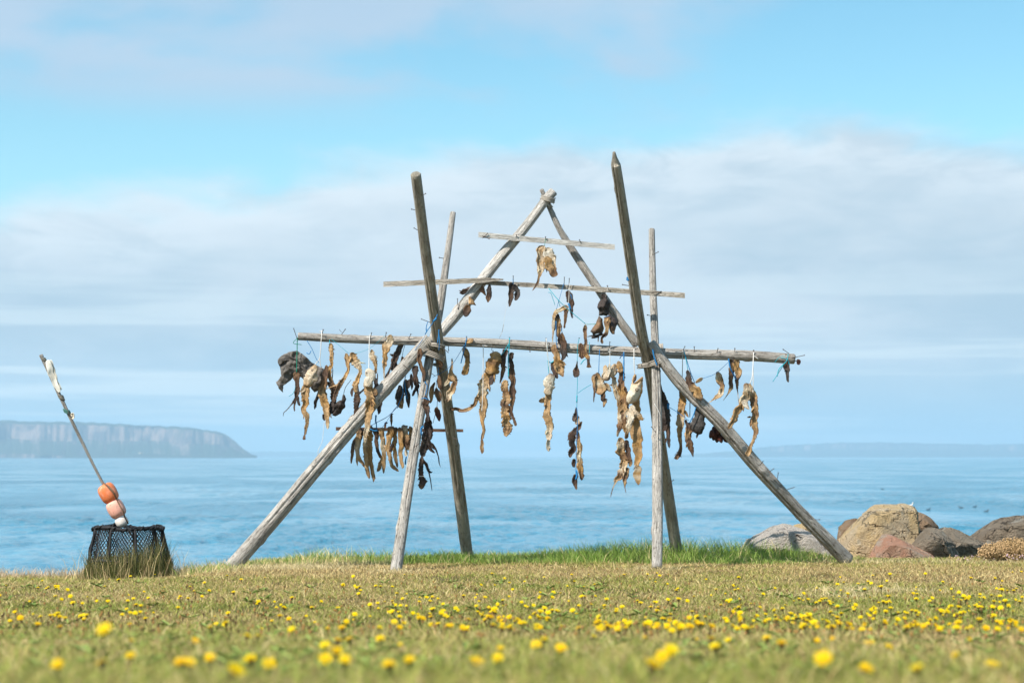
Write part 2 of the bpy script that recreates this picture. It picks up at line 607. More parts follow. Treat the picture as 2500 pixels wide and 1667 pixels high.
def pole(name, pts, mat, seed, crack=0, K=56, step=8.0, blunt=0.0, bumpy=0.03, knots=10, parent=None):
    """pts: (px, py, Y, diameter px). A round weathered pole with cracks and knots."""
    S = spline(pts, step)
    path = [at(p[0], p[1], p[2]) for p in S]
    rad = [p[3] * 0.5 * mpp(p[2]) for p in S]
    n = len(path)
    rng = random.Random(seed)
    kn = [(rng.uniform(0.05, 0.95) * n, rng.uniform(0, 6.28), rng.uniform(0.10, 0.22)) for _ in range(knots)]
    ck = [(rng.uniform(2.2, 4.1), rng.uniform(0.0, 0.25), rng.uniform(0.7, 1.0)) for _ in range(crack)]
    vs, fs, gr = [], [], []
    T0 = (path[-1] - path[0]).normalized()
    up = Vector((0, 1, 0))
    s = 0
    ends = []
    for i in range(n):
        a, b = path[max(0, i - 1)], path[min(n - 1, i + 1)]
        T = (b - a).normalized()
        N = (up - T * up.dot(T)).normalized()
        B = T.cross(N)
        if i:
            s += (path[i] - path[i - 1]).length
        for k in range(K):
            ph = 2 * math.pi * k / K
            q = Vector((math.cos(ph) * 1.3, math.sin(ph) * 1.3, s * 1.6 + seed * 7))
            r = 1 + bumpy * noise.noise(q * 1.2) * 1.6 + bumpy * 0.6 * noise.noise(Vector((q.x * 4, q.y * 4, q.z * 0.7)))
            for (ki, kp, ka) in kn:
                di = (i - ki) * step * 0.28
                if abs(di) < 6:
                    dp = (ph - kp + math.pi) % (2 * math.pi) - math.pi
                    r += ka * math.exp(-(di * di) * 0.25 - (dp * dp) * 9)
            for (cp_, c0, c1) in ck:
                tt = i / (n - 1)
                if c0 < tt < c1:
                    pp = cp_ + 0.22 * noise.noise(Vector((s * 1.1, seed, cp_)))
                    dp = (ph - pp + math.pi) % (2 * math.pi) - math.pi
                    r -= 0.34 * math.exp(-(dp * dp) * 110) * min(1, (tt - c0) * 14, (c1 - tt) * 14)
            vs.append(path[i] + (N * math.cos(ph) + B * math.sin(ph)) * rad[i] * r)
            gr.append((math.cos(ph) * 0.045 + seed, math.sin(ph) * 0.045, s))
    for i in range(n - 1):
        for k in range(K):
            k2 = (k + 1) % K
            fs.append((i * K + k, i * K + k2, (i + 1) * K + k2, (i + 1) * K + k))
    for e, sg in ((0, -1), (n - 1, 1)):              # worn, slightly uneven cut ends
        base = e * K
        T = (path[1] - path[0]).normalized() if e == 0 else (path[-1] - path[-2]).normalized()
        o = len(vs)
        for k in range(K):
            v = path[e] + (vs[base + k] - path[e]) * 0.82 + T * sg * rad[e] * (0.18 + 0.12 * noise.noise(Vector((k * .7, seed, e))))
            vs.append(v)
            gr.append(tuple(gr[base + k]))
        for k in range(K):
            k2 = (k + 1) % K
            fs.append((base + k, base + k2, o + k2, o + k) if sg > 0 else (base + k2, base + k, o + k, o + k2))
        fs.append(tuple(o + k for k in range(K)) if sg > 0 else tuple(o + k for k in range(K))[::-1])
    mb = MB()
    mb.add(vs, fs, None, gr)
    return mb.build(name, mat, parent or rack)


def nails(ob, lst, Y):
    """nails in a pole: (px, py, dx, dy) from the wood outwards, in photograph pixels"""
    for (x, y, dx_, dy_) in lst:
        mb = MB()
        p0, p1 = at(x, y, Y), at(x + dx_, y + dy_, Y - 0.01)
        d = (p1 - p0).normalized()
        tube(mb, [p0 - d * 0.02, p1], 0.0028, 5)
        tube(mb, [p1 - d * 0.001, p1 + d * 0.003], 0.006, 6)
        mb.build('nail', M['iron'], ob, smooth=False)


A = pole('post', [(1015, 426, 14.98, 25), (1040, 620, 15.42, 26), (1061, 770, 15.76, 27), (1078, 890, 16.08, 27), (1112, 1130, 16.62, 28), (1142, 1365, 17.12, 29)],
         M['wood_brown'], 1, crack=2, knots=14)
nails(A, [(1010, 512, -5, -1), (1020, 562, -9, -5), (1026, 481, 13, -8), (1056, 676, 2, -14), (1045, 785, -16, -6), (1080, 848, 14, 12), (1110, 1070, 6, 3)], 15.7)
B = pole('post', [(1106, 520, 16.50, 14), (1090, 640, 16.34, 17), (1072, 760, 16.18, 20), (1046, 890, 15.97, 22), (1000, 1170, 15.56, 25), (966, 1396, 15.22, 28)],
         M['wood_grey'], 2, crack=2, knots=16)
nails(B, [(1078, 630, -5, -1), (985, 1200, -5, 2), (1020, 1085, -4, 4)], 15.6)
C = pole('post', [(1499, 372, 14.86, 7), (1501, 388, 14.89, 14), (1503, 402, 14.92, 23), (1508, 430, 14.98, 24), (1540, 640, 15.46, 26), (1564, 800, 15.80, 27), (1586, 905, 16.09, 27), (1615, 1100, 16.54, 27), (1652, 1345, 17.08, 29)],
         M['wood_brown'], 3, crack=2, knots=12)
nails(C, [(1532, 697, -12, -2), (1635, 1180, 9, -9), (1597, 1050, -6, -8)], 15.6)
Dp = pole('post', [(1591, 561, 16.50, 15), (1594, 700, 16.28, 17), (1600, 860, 16.02, 20), (1604, 1000, 15.80, 24), (1605, 1200, 15.50, 26), (1604, 1386, 15.22, 26)],
          M['wood_grey'], 4, crack=2, knots=14)
nails(Dp, [(1598, 620, 9, -5), (1586, 770, -5, -1), (1600, 1282, -6, 9), (1613, 1080, 7, 4)], 15.7)
E = pole('ridge_pole', [(729, 821, 15.98, 19), (900, 829, 16.0, 21), (1100, 834, 16.0, 22), (1240, 840, 15.99, 23), (1440, 853, 16.0, 24), (1680, 865, 16.0, 25), (1820, 868, 16.0, 26), (1938, 876, 16.0, 25)],
         M['wood_ridge'], 5, crack=2, knots=20, bumpy=0.035)
nails(E, [(725, 826, -8, -24), (837, 812, 6, -8), (905, 822, 2, -9), (788, 810, 1, -5), (942, 818, 1, -6), (1139, 832, 0, -10), (1244, 832, 0, -8), (1333, 838, 0, -12),
          (1411, 840, 3, -15), (1488, 845, 1, -10), (1548, 849, 0, -12), (1667, 856, 5, -10), (1695, 852, 0, -5), (1751, 857, 2, -6), (1794, 855, 0, -4), (1839, 864, 1, -9),
          (1922, 860, -10, -7), (1938, 873, 26, -6), (1293, 850, 1, 8), (1000, 822, 3, -6), (1095, 850, 0, 5), (1790, 880, 1, 4)], 15.955)
BL = pole('brace', [(566, 1384, 15.72, 38), (680, 1254, 15.78, 36), (800, 1110, 15.84, 35), (920, 972, 15.88, 33), (1000, 882, 15.91, 31), (1047, 828, 15.92, 29)],
          M['wood_grey'], 6, crack=2, knots=14, bumpy=0.05)
nails(BL, [(818, 1088, -3, -8), (905, 985, 6, 4), (990, 895, 10, 9)], 15.83)
BR = pole('brace', [(1588, 838, 15.91, 26), (1660, 935, 15.93, 29), (1760, 1035, 15.98, 32), (1850, 1140, 16.1, 33), (1960, 1258, 16.3, 32), (2068, 1366, 16.52, 35)],
          M['wood_ridge'], 7, crack=2, knots=16, bumpy=0.05)
nails(BR, [(1763, 1028, 5, -3), (1858, 1132, 5, -6), (1880, 1150, 9, -6), (1899, 1162, 1, -8), (1927, 1193, 12, -4), (1996, 1268, 5, 0)], 16.0)
RL = pole('rafter', [(1076, 812, 16.075, 27), (1130, 748, 16.07, 28), (1200, 655, 16.06, 26), (1280, 558, 16.05, 24), (1330, 492, 16.04, 22), (1351, 468, 16.04, 22)],
          M['wood_pale'], 8, crack=3, knots=12, bumpy=0.05)
nails(RL, [(1117, 738, 0, -8), (1122, 745, -4, 8)], 16.03)
RR = pole('rafter', [(1322, 463, 16.10, 10), (1345, 515, 16.10, 13), (1366, 560, 16.09, 15), (1400, 615, 16.08, 18), (1450, 690, 16.07, 19), (1500, 765, 16.07, 21), (1556, 842, 16.08, 23)],
          M['wood_ridge'], 9, crack=1, knots=26, bumpy=0.06)


def plank(name, a, b, h0, h1, thick, Y0, Y1, mat, seed, n=40, rag=0.0, sag=0.0):
    """sawn board from pixel a to b, h pixels tall, with worn edges; rag > 0 leaves the b end broken"""
    vs, fs, gr = [], [], []
    L = 0
    prev = None
    for i in range(n + 1):
        s = i / n
        Y = Y0 + (Y1 - Y0) * s
        px, py = a[0] + (b[0] - a[0]) * s, a[1] + (b[1] - a[1]) * s + sag * math.sin(math.pi * s)
        h = (h0 + (h1 - h0) * s) * 0.5
        if rag and s > 0.86:
            h *= 1 - rag * (s - 0.86) / 0.14
        sec = [(-h, -1), (-h * .3, -1.06), (h * .3, -1.04), (h, -1), (h, 1), (-h, 1)]
        for k, (dy_, dd) in enumerate(sec):
            j = noise.noise(Vector((s * 14, k * 2.3, seed))) * 0.7
            vs.append(at(px, py + dy_ + j, Y + dd * thick / 2))
        p = at(px, py, Y)
        if prev is not None:
            L += (p - prev).length
        prev = p
        for k, (dy_, dd) in enumerate(sec):
            gr.append((dy_ * mpp(Y) + seed, dd * thick / 2, L))
    K = 6
    for i in range(n):
        for k in range(K):
            k2 = (k + 1) % K
            fs.append((i * K + k, i * K + k2, (i + 1) * K + k2, (i + 1) * K + k))
    fs.append(tuple(range(K))[::-1])
    fs.append(tuple(n * K + k for k in range(K)))
    mb = MB()
    mb.add(vs, fs, None, gr)
    return mb.build(name, mat, rack, smooth=False)


P1 = plank('cross_board', (1168, 573), (1501, 603.5), 13, 13, 0.024, 15.985, 15.985, M['board_pale'], 1)
nails(P1, [(1182, 578, 8, -8), (1182, 578, 12, 5), (1260, 578, 1, -4), (1332, 584, 0, -5), (1417, 591, -2, -5)], 15.97)
P2 = plank('cross_board', (936, 694), (1229, 682.5), 13, 12, 0.03, 15.99, 15.985, M['board_stained'], 2, rag=0.75)
P3 = plank('cross_board', (1185, 690), (1672, 721.5), 10.5, 13, 0.028, 16.03, 15.99, M['board_stained'], 3, sag=-1.5)
nails(P3, [(1253, 688, 0, -14), (1377, 697, 1, -20), (1389, 698, 1, -18), (1610, 712, -16, 2), (1484, 702, -1, -4)], 15.975)
ST = plank('lower_stick', (820, 1046.5), (1131, 1051), 8.5, 7, 0.03, 16.50, 16.55, M['stick_red'], 4)


def lashing(cx, cy, hw, hd, Y, n, spread, tilt, seed, r=0.0052, name='rope_lashing', mat=None):
    """turns of rope round crossing poles"""
    rng = random.Random(seed)
    mb = MB()
    path = []
    ca, sa = math.cos(tilt), math.sin(tilt)
    off = [rng.uniform(-0.5, 0.5) for _ in range(n + 2)]
    for i in range(n * 26 + 1):
        ph = 2 * math.pi * i / 26
        tq = i / (n * 26)
        j = i / 26
        jj = off[int(j)] * (1 - j % 1) + off[int(j) + 1] * (j % 1)
        x = hw * math.cos(ph) * (1 + 0.04 * math.sin(ph * 2.3 + seed))
        y = spread * (tq - 0.5) + jj * spread * 0.35 + 0.10 * hw * math.sin(ph)
        path.append(at(cx + x * ca - y * sa, cy + x * sa + y * ca, Y + hd * math.sin(ph)))
    tube(mb, path, r, 6)
    return mb.build(name, mat or M['rope'], rack)


lashing(1337, 487, 17, 0.075, 16.065, 5, 12, 0.25, 1)
lashing(1342, 499, 9, 0.06, 16.08, 2, 8, 1.15, 11)
lashing(1069, 843, 17, 0.085, 15.90, 4, 10, 0.18, 2)
lashing(1046, 838, 21, 0.085, 15.95, 3, 14, 1.0, 3)
lashing(1033, 857, 24, 0.075, 15.95, 3, 12, -0.55, 4)
lashing(1055, 866, 32, 0.085, 15.96, 4, 14, 0.35, 5)
lashing(1074, 893, 17, 0.06, 16.08, 2, 8, 0.2, 15)
lashing(1577, 892, 19, 0.07, 16.04, 5, 12, -0.12, 6)
lashing(1607, 885, 22, 0.09, 15.97, 4, 12, -0.28, 7)
lashing(1613, 853, 13, 0.055, 16.0, 6, 15, 1.45, 8)

# ------------------------------------------------------------------ the hanging catch
PAL = {'P': (0.79, 0.62, 0.43), 'T': (0.54, 0.335, 0.155), 'O': (0.52, 0.285, 0.09), 'B': (0.26, 0.14, 0.065), 'N': (0.13, 0.072, 0.045),
       'S': (0.185, 0.16, 0.138), 'D': (0.062, 0.044, 0.037), 'G': (0.085, 0.075, 0.068), 'R': (0.12, 0.035, 0.024), 'W': (0.85, 0.74, 0.57)}
CRP = {'1': (650, 780, 3.564), '2': (900, 400, 3.564), '3': (1050, 780, 3.5625), '4': (1300, 640, 3.5625), '5': (1550, 780, 3.564),
       '9': (850, 880, 4.6125), 'a': (1440, 860, 4.355), 'b': (1330, 690, 7.467), 's': (0, 0, 1.0)}
CORD = {'w': (0.80, 0.76, 0.70), 'b': (0.03, 0.22, 0.50), 't': (0.03, 0.42, 0.52), 'g': (0.02, 0.26, 0.17), 'k': (0.03, 0.03, 0.04), 'n': (0.05, 0.10, 0.22)}


def grad(code, t):
    cs = [PAL[q] for q in code]
    if len(cs) == 1:
        return np.array(cs[0])
    x = min(max(t, 0), 1) * (len(cs) - 1)
    i = min(int(x), len(cs) - 2)
    return np.array(cs[i]) * (1 - (x - i)) + np.array(cs[i + 1]) * (x - i)


def strand(mb, crop, pts, code, Y, seed, flat=0.46, rough=0.34, ring=0.0, ladder=False, K=20, tw=0.5, mott=0.7, dY=0.0, step=1.9, ragged=0.17, frill=None, hollow=0.85):
    """one shrivelled length of fish: (u, v, width) in the crop's pixels; pleated, torn at the sides, with loose shreds"""
    ox, oy, sc = CRP[crop]
    P = [(ox + p[0] / sc, oy + p[1] / sc, p[2] / sc, (p[3] if len(p) > 3 else 0.0)) for p in pts]
    S = spline(P, step)
    n = len(S)
    vs, fs, cs, gr = [], [], [], []
    path = [at(p[0], p[1], Y + p[3] + dY * i / max(1, n - 1)) for i, p in enumerate(S)]
    off = Vector((seed * 3.71, seed * 1.37, seed * 2.11))
    NN = noise.noise
    L = 0.0
    edge_pts = []
    for i in range(n):
        a, b = path[max(0, i - 1)], path[min(n - 1, i + 1)]
        T = (b - a).normalized()
        N = Vector((0, 1, 0))
        N = (N - T * N.dot(T)).normalized()
        Bn = T.cross(N)
        if i:
            L += (path[i] - path[i - 1]).length
        t = i / (n - 1)
        hw = max(0.35, S[i][2] * 0.52) * mpp(Y)
        endf = min(1.0, (i + 0.55) / 1.8, (n - 1 - i + 0.55) / 1.8)
        ang = tw * 1.6 * NN(Vector((L * 6.0, seed, 1.7)))
        ca, sa = math.cos(ang), math.sin(ang)
        wob = hw * 0.45 * NN(Vector((L * 22, seed + 9.1, 0)))
        cl_ = 1.0 + ragged * (NN(Vector((L * 75, seed, 4.0))) + 0.8 * NN(Vector((L * 170, seed, 4.0))))
        cr_ = 1.0 + ragged * (NN(Vector((L * 75, seed, 14.0))) + 0.8 * NN(Vector((L * 170, seed, 14.0))))
        base = grad(code, t)
        fold = hollow * (1.0 + 0.7 * NN(Vector((L * 9, seed, 7.7))))
        fsh = 0.45 * NN(Vector((L * 7, seed, 17.7)))
        for k in range(K):
            ph = 2 * math.pi * k / K
            cx, cy = math.cos(ph), math.sin(ph)
            n0 = NN(Vector((cx * 1.2, cy * 1.2, L * 20)) + off)
            pl = NN(Vector((cx * 2.9, cy * 2.9, L * 8)) + off * 1.1)
            n2 = NN(Vector((cx * 2.2, cy * 2.2, L * 75)) + off)
            r = 1.0 + rough * (0.9 * n0 + 1.5 * (0.35 - abs(pl) * 1.7) + 0.34 * n2)
            if ring:
                r += ring * math.sin(L * 2 * math.pi / 0.027 + 1.8 * n0)
            r = max(0.25, r)
            x, y = cx * r * (cr_ if cx > 0 else cl_), cy * r * flat
            if cy < 0:                                   # a hollow down the side that faces out
                y += fold * max(0.0, 1 - (cx - fsh) ** 2) * flat * 1.6
            x, y = x * ca - y * sa, x * sa + y * ca
            p = path[i] + (Bn * x + N * y) * hw * endf + Bn * wob
            vs.append(p)
            m1 = NN(Vector((cx * 1.9, cy * 1.9, L * 30)) + off * 1.3)
            m2 = NN(Vector((cx * 4.6, cy * 4.6, L * 9)) + off * 0.7)
            m3 = NN(Vector((cx * 4.0, cy * 4.0, L * 110)) + off * 0.9)
            q = 0.85 * m1 + 0.75 * m2 + 0.5 * m3
            if q < 0:                                    # leathery dark stains
                kk = min(1.0, -q * 1.45) * min(1.0, mott * 1.1)
                col = base * (1 - kk) + (base * 0.36 + np.array((0.02, 0.006, 0.0))) * kk
            else:                                        # bleached dry highlights
                kk = min(1.0, q * 1.5) * min(1.0, mott * 0.9)
                col = base * (1 - kk) + np.minimum(base * 1.55 + base.max() * 0.10, 0.88) * kk
            if ladder and cy < 0 and 0.08 < t < 0.94:
                if abs(cx) < 0.30:
                    col = col * (0.62 if math.sin(L * 2 * math.pi / 0.018) > 0 else 1.15)
                elif abs(cx) < 0.55:
                    col = col * 0.84
            cs.append(tuple(np.clip(col, 0.008, 0.88)))
            gr.append((cx * hw + seed, cy * hw, L))
        edge_pts.append((path[i], Bn, T, hw, base))
    for i in range(n - 1):
        for k in range(K):
            k2 = (k + 1) % K
            fs.append((i * K + k, i * K + k2, (i + 1) * K + k2, (i + 1) * K + k))
    fs.append(tuple(range(K))[::-1])
    fs.append(tuple((n - 1) * K + k for k in range(K)))
    mb.add(vs, fs, cs, gr)
    rng = random.Random(int(seed * 1000))
    nf = frill if frill is not None else int(n / 17 * ragged / 0.17)
    for _ in range(nf):                                  # loose shreds at the sides
        i = rng.randint(1, max(1, n - 3))
        p0, Bn, T, hw, base = edge_pts[i]
        sd = rng.choice((-1, 1))
        ln = hw * rng.uniform(0.5, 1.3) + 0.004
        d = (Bn * sd * rng.uniform(.35, 1) + T * rng.uniform(.2, 1.1) + Vector((0, rng.uniform(-.5, .3), 0))).normalized()
        st_ = p0 + Bn * sd * hw * 0.6
        w0 = hw * rng.uniform(.16, .34) + 0.001
        q1 = st_ + d * ln * .55 + T * ln * 0.1
        q2 = st_ + d * ln + T * ln * 0.35
        sh = np.clip(base * rng.choice((0.4, 0.7, 1.0, 1.35)), 0.01, 0.85)
        tube(mb, [st_ - d * 0.004, q1, q2], [w0, w0 * .75, w0 * .15], 5, tuple(sh))


def sheet(mb, crop, outline, code, Y, seed, bulge=0.03, thick=0.006, wave=0.02, cell=3.0, mott=0.5, tilt=(0, 0)):
    """a crumpled flap of skin with the given outline, thick and bowed"""
    ox, oy, sc = CRP[crop]
    P = [(ox + u / sc, oy + v / sc) for u, v in outline]
    S = []
    for i in range(len(P)):
        a, b = np.array(P[i]), np.array(P[(i + 1) % len(P)])
        n = max(1, int(np.linalg.norm(b - a) / cell))
        for k in range(n):
            q = a + (b - a) * k / n
            d = np.array((-(b - a)[1], (b - a)[0])) / (np.linalg.norm(b - a) + 1e-6)
            S.append(q + d * 1.1 * noise.noise(Vector((q[0] * 0.21, q[1] * 0.21, seed))))
    S = np.array(S)
    lo, hi = S.min(0), S.max(0)
    pts = [Vector((p[0], p[1])) for p in S]
    rng = random.Random(seed)
    y = lo[1]
    inner = []
    while y < hi[1]:
        x = lo[0]
        while x < hi[0]:
            q = Vector((x + rng.uniform(-.8, .8), y + rng.uniform(-.8, .8)))
            ins = False
            j = len(S) - 1
            for i in range(len(S)):
                if ((S[i][1] > q.y) != (S[j][1] > q.y)) and (q.x < (S[j][0] - S[i][0]) * (q.y - S[i][1]) / (S[j][1] - S[i][1]) + S[i][0]):
                    ins = not ins
                j = i
            if ins and min(((q.x - p[0]) ** 2 + (q.y - p[1]) ** 2) for p in S) > (cell * 0.55) ** 2:
                inner.append(q)
            x += cell
        y += cell
    nb_ = len(pts)
    vo, eo, fo, *_ = geometry.delaunay_2d_cdt(pts + inner, [], [list(range(nb_))], 1, 1e-4)
    cen = (lo + hi) / 2
    ext = max(hi - lo) / 2
    front, back, cs, gr = [], [], [], []
    for v in vo:
        de = min(1.0, math.sqrt(min((v.x - p[0]) ** 2 + (v.y - p[1]) ** 2 for p in S)) / (0.5 * ext))
        z = wave * (noise.noise(Vector((v.x * 0.035, v.y * 0.035, seed))) * 1.3 + 0.7 * noise.noise(Vector((v.x * 0.11, v.y * 0.11, seed + 4)))
                    + 0.3 * noise.noise(Vector((v.x * 0.3, v.y * 0.3, seed + 9))))
        z += tilt[0] * (v.x - cen[0]) / ext + tilt[1] * (v.y - cen[1]) / ext
        b = bulge * math.sqrt(de)
        front.append(at(v.x, v.y, Y + z - b - thick / 2))
        back.append(at(v.x, v.y, Y + z + b * 0.5 + thick / 2))
        m1 = noise.noise(Vector((v.x * 0.09, v.y * 0.09, seed + 2)))
        m2 = noise.noise(Vector((v.x * 0.33, v.y * 0.33, seed + 3)))
        col = grad(code, (v.y - lo[1]) / (hi[1] - lo[1])) * max(0.25, 1 + mott * (m1 + 0.5 * m2))
        if de < 0.06:
            col = col * 1.15
        cs.append(tuple(np.clip(col, 0.008, 0.9)))
        gr.append((v.x * mpp(Y) + seed, 0, v.y * mpp(Y)))
    n = len(vo)
    fs = [tuple(f) for f in fo] + [tuple(n + i for i in f)[::-1] for f in fo]
    cnt = {}
    for f in fo:
        for i in range(len(f)):
            e = (f[i], f[(i + 1) % len(f)])
            cnt[e] = 1
    for (a, b) in cnt:
        if (b, a) not in cnt:
            fs.append((b, a, a + n, b + n))
    # wind outwards (towards the camera is -Y)
    v0, v1, v2 = front[fo[0][0]], front[fo[0][1]], front[fo[0][2]]
    if (v1 - v0).cross(v2 - v0).y > 0:
        fs = [f[::-1] for f in fs]
    mb.add(front + back, fs, cs + cs, gr + gr)


def cord(parent, crop, pts, color, Y, r=1.0, name='cord', fuzz=0.25, seed=0):
    ox, oy, sc = CRP[crop]
    S = spline([(ox + p[0] / sc, oy + p[1] / sc, Y + (p[2] if len(p) > 2 else 0)) for p in pts], 4.0)
    mb = MB()
    path, rad = [], []
    for i, p in enumerate(S):
        q = at(p[0] + fuzz * noise.noise(Vector((i * .9, seed, 1))), p[1], p[2])
        path.append(q)
        rad.append(0.82 * r * mpp(Y) * (1 + 0.35 * noise.noise(Vector((i * 1.3, seed, 5)))))
    tube(mb, path, rad, 5, CORD[color])
    return mb.build(name, M['cord'], parent)


FISH = []
HUNG = 'dried catch hanging on the rack'


def hang(name, label, cat, Y, strands=(), sheets=(), parts=(), cords=(), eyes=(), mat='fish'):
    """strands: (crop, pts, code, options); parts: (part name, 's' or 'f', crop, pts, code, options)"""
    seed = len(FISH) + 1.0
    mb = MB()
    i = 0
    hasp = any(p[0] == 'head' for p in parts)
    for s in strands:
        i += 1
        o = dict(s[3]) if len(s) > 3 else {}
        yo = o.pop('y', 0)
        if hasp and i == 1:                              # the body runs up into the head
            a0, a1 = np.array(s[1][0][:2]), np.array(s[1][1][:2])
            a0 = a0 - (a1 - a0) / np.linalg.norm(a1 - a0) * 9 * CRP[s[0]][2]
            s = (s[0], [(a0[0], a0[1], s[1][0][2] * 0.8)] + list(s[1]), s[2])
        strand(mb, s[0], s[1], s[2], Y + yo, seed + i * 0.37, **o)
    for s in sheets:
        i += 1
        o = dict(s[3]) if len(s) > 3 else {}
        yo = o.pop('y', 0)
        sheet(mb, s[0], s[1], s[2], Y + yo, seed + i * 0.53, **o)
    ob = mb.build(name, M[mat])
    tag(ob, label, cat, HUNG)
    for p in parts:
        i += 1
        pb = MB()
        o = dict(p[5]) if len(p) > 5 else {}
        yo = o.pop('y', 0)
        if p[1] == 's' and p[0] in ('head', 'upper_jaw', 'lower_jaw', 'mouth', 'spine'):
            o.setdefault('hollow', 0.12)
        (strand if p[1] == 's' else sheet)(pb, p[2], p[3], p[4], Y + yo, seed + i * 0.41, **o)
        pb.build(p[0], M[mat], ob)
    for (cr, u, v, r, yo) in eyes:
        ox, oy, sc = CRP[cr]
        eb = MB()
        c0 = at(ox + u / sc, oy + v / sc, Y + yo)
        R = r / sc * mpp(Y)
        vs, fs, cs = [], [], []
        for a in range(5):
            for k in range(10):
                th, ph = a / 4 * 1.5708, k * 0.628
                rr = R * math.sin(th) if a else 0.0001
                vs.append(c0 + Vector((rr * math.cos(ph), -R * 0.6 * math.cos(th), rr * math.sin(ph))))
                cs.append((0.62, 0.50, 0.36) if a < 2 else ((0.10, 0.06, 0.04) if a < 4 else (0.45, 0.30, 0.16)))
        for a in range(4):
            for k in range(10):
                k2 = (k + 1) % 10
                fs.append((a * 10 + k, (a + 1) * 10 + k, (a + 1) * 10 + k2, a * 10 + k2))
        eb.add(vs, fs, cs)
        eb.build('eye', M['fish'], ob)
    for j, cdef in enumerate(cords):
        cr, pts, colr = cdef[0], cdef[1], cdef[2]
        yo = cdef[3] if len(cdef) > 3 else 0
        cord(ob, cr, pts, colr, Y + yo, cdef[4] if len(cdef) > 4 else 1.0, seed=seed + j)
    FISH.append(ob)
    return ob


FR = 15.945           # just in front of the ridge pole
# ---- left of the left posts
hang('dried_skate_wing', 'large dark grey skate wing hanging at the far left end of the ridge pole', 'dried skate', 16.0,
     sheets=[('1', [(100, 370), (130, 315), (200, 280), (270, 272), (330, 310), (400, 375), (500, 430), (512, 470), (495, 540), (455, 620), (420, 632), (388, 600), (380, 560), (300, 500), (240, 500), (200, 540),
                    (150, 575), (146, 637), (110, 600), (84, 545), (100, 530), (130, 490), (118, 410)], 'SSS', dict(bulge=0.03, wave=0.03, mott=0.5, tilt=(0.02, 0)))],
     parts=[('skin_fold', 's', '1', [(105, 385, 30), (150, 340, 50), (220, 345, 40), (300, 400, 30), (370, 470, 20)], 'SGS', dict(y=-0.04, flat=0.5, frill=0, ragged=0.1))])
hang('dried_fish', 'dark twisted fish on a green cord in front of the grey skate wing', 'dried fish', 15.94,
     strands=[('1', [(262, 455, 30), (262, 490, 50), (268, 550, 38), (266, 610, 42), (266, 655, 36), (250, 700, 24), (215, 745, 10), (180, 785, 8), (152, 812, 6), (149, 842, 4)], 'BNNDD'),
              ('1', [(262, 660, 26), (278, 715, 22), (292, 750, 18)], 'DD'), ('1', [(252, 690, 20), (246, 750, 17), (246, 800, 6)], 'DN')],
     cords=[('1', [(270, 155, 0.02), (268, 280), (264, 460)], 'g', 0, 1.4), ('1', [(272, 160, 0.0), (235, 205), (308, 218)], 'g', 0, 0.9), ('1', [(255, 580), (235, 640), (196, 668)], 't', 0, 0.8)])
hang('dried_fish', 'golden fish with pale head, left of the pair on the leftmost white cord', 'dried fish', 15.90,
     strands=[('1', [(345, 580, 58), (342, 620, 72), (345, 680, 62), (338, 730, 50), (330, 790, 46), (350, 850, 36), (355, 900, 30), (345, 950, 24), (334, 1005, 17)], 'TTOTTB', dict(ladder=True))],
     parts=[('head', 's', '1', [(430, 395, 16), (415, 430, 64), (400, 475, 100), (372, 530, 88), (350, 580, 62)], 'TPPT', dict(y=-0.012, flat=0.6, mott=0.4)),
            ('fin', 's', '1', [(340, 590, 30), (318, 620, 26), (303, 634, 6)], 'TP', dict(flat=0.25)),
            ('tail', 's', '1', [(333, 1000, 14), (330, 1025, 22), (332, 1046, 30)], 'BN', dict(flat=0.3))],
     cords=[('1', [(484, 95, 0.03), (480, 160), (466, 330), (440, 370), (412, 415)], 'w', -0.0, 1.3), ('1', [(462, 105, 0.03), (492, 100, 0.03)], 'w', 0, 1.3)], eyes=[('1', 400, 440, 11, -0.055)])
hang('dried_fish', 'brown shouldered golden fish, right of the pair on the leftmost white cord', 'dried fish', 15.93,
     strands=[('1', [(525, 395, 14), (518, 440, 40), (505, 520, 52), (490, 590, 60), (488, 650, 68), (492, 710, 66), (515, 770, 58), (532, 820, 44), (536, 870, 36), (534, 930, 24), (532, 955, 6)], 'BNBTOTTP', dict(ladder=True))],
     cords=[('1', [(466, 330), (472, 400), (500, 430)], 'w', 0, 1.3), ('1', [(505, 880), (498, 960), (486, 1060), (455, 1130), (449, 1180)], 'w', 0, 0.7)])
hang('dried_fish', 'small dark shrivelled strip hanging below the grey skate wing', 'dried fish', 15.99,
     strands=[('1', [(452, 620, 14), (445, 670, 24), (428, 720, 28), (420, 780, 10)], 'DDN')])
hang('dried_fish', 'thin twisted tan fish turning dark below, second strand right of the skate wing', 'dried fish', 15.95,
     strands=[('1', [(552, 205, 16), (562, 235, 38), (568, 290, 34), (570, 345, 30), (572, 395, 24), (552, 430, 40), (548, 490, 34), (568, 535, 38), (585, 600, 48), (590, 660, 52), (590, 705, 42), (572, 770, 46), (545, 815, 40), (508, 838, 36), (503, 880, 16)], 'TTOTBNDDD', dict(ring=0.12)),
              ('1', [(535, 540, 20), (550, 575, 22), (572, 615, 18)], 'DD'), ('1', [(580, 425, 5), (575, 500, 9), (572, 560, 10)], 'DD')],
     cords=[('1', [(545, 150, 0.02), (555, 215)], 't', 0, 1.0)])
hang('dried_fish', 'ragged black flap of skin hanging beside the thin twisted fish', 'dried fish', 15.97,
     sheets=[('1', [(590, 735), (625, 710), (655, 700), (668, 650), (682, 655), (697, 690), (686, 720), (690, 765), (662, 790), (650, 818), (600, 842), (574, 830), (582, 780)], 'DDD', dict(wave=0.03, bulge=0.02))],
     cords=[('1', [(672, 655), (690, 590), (740, 522)], 'k', 0, 0.8)])
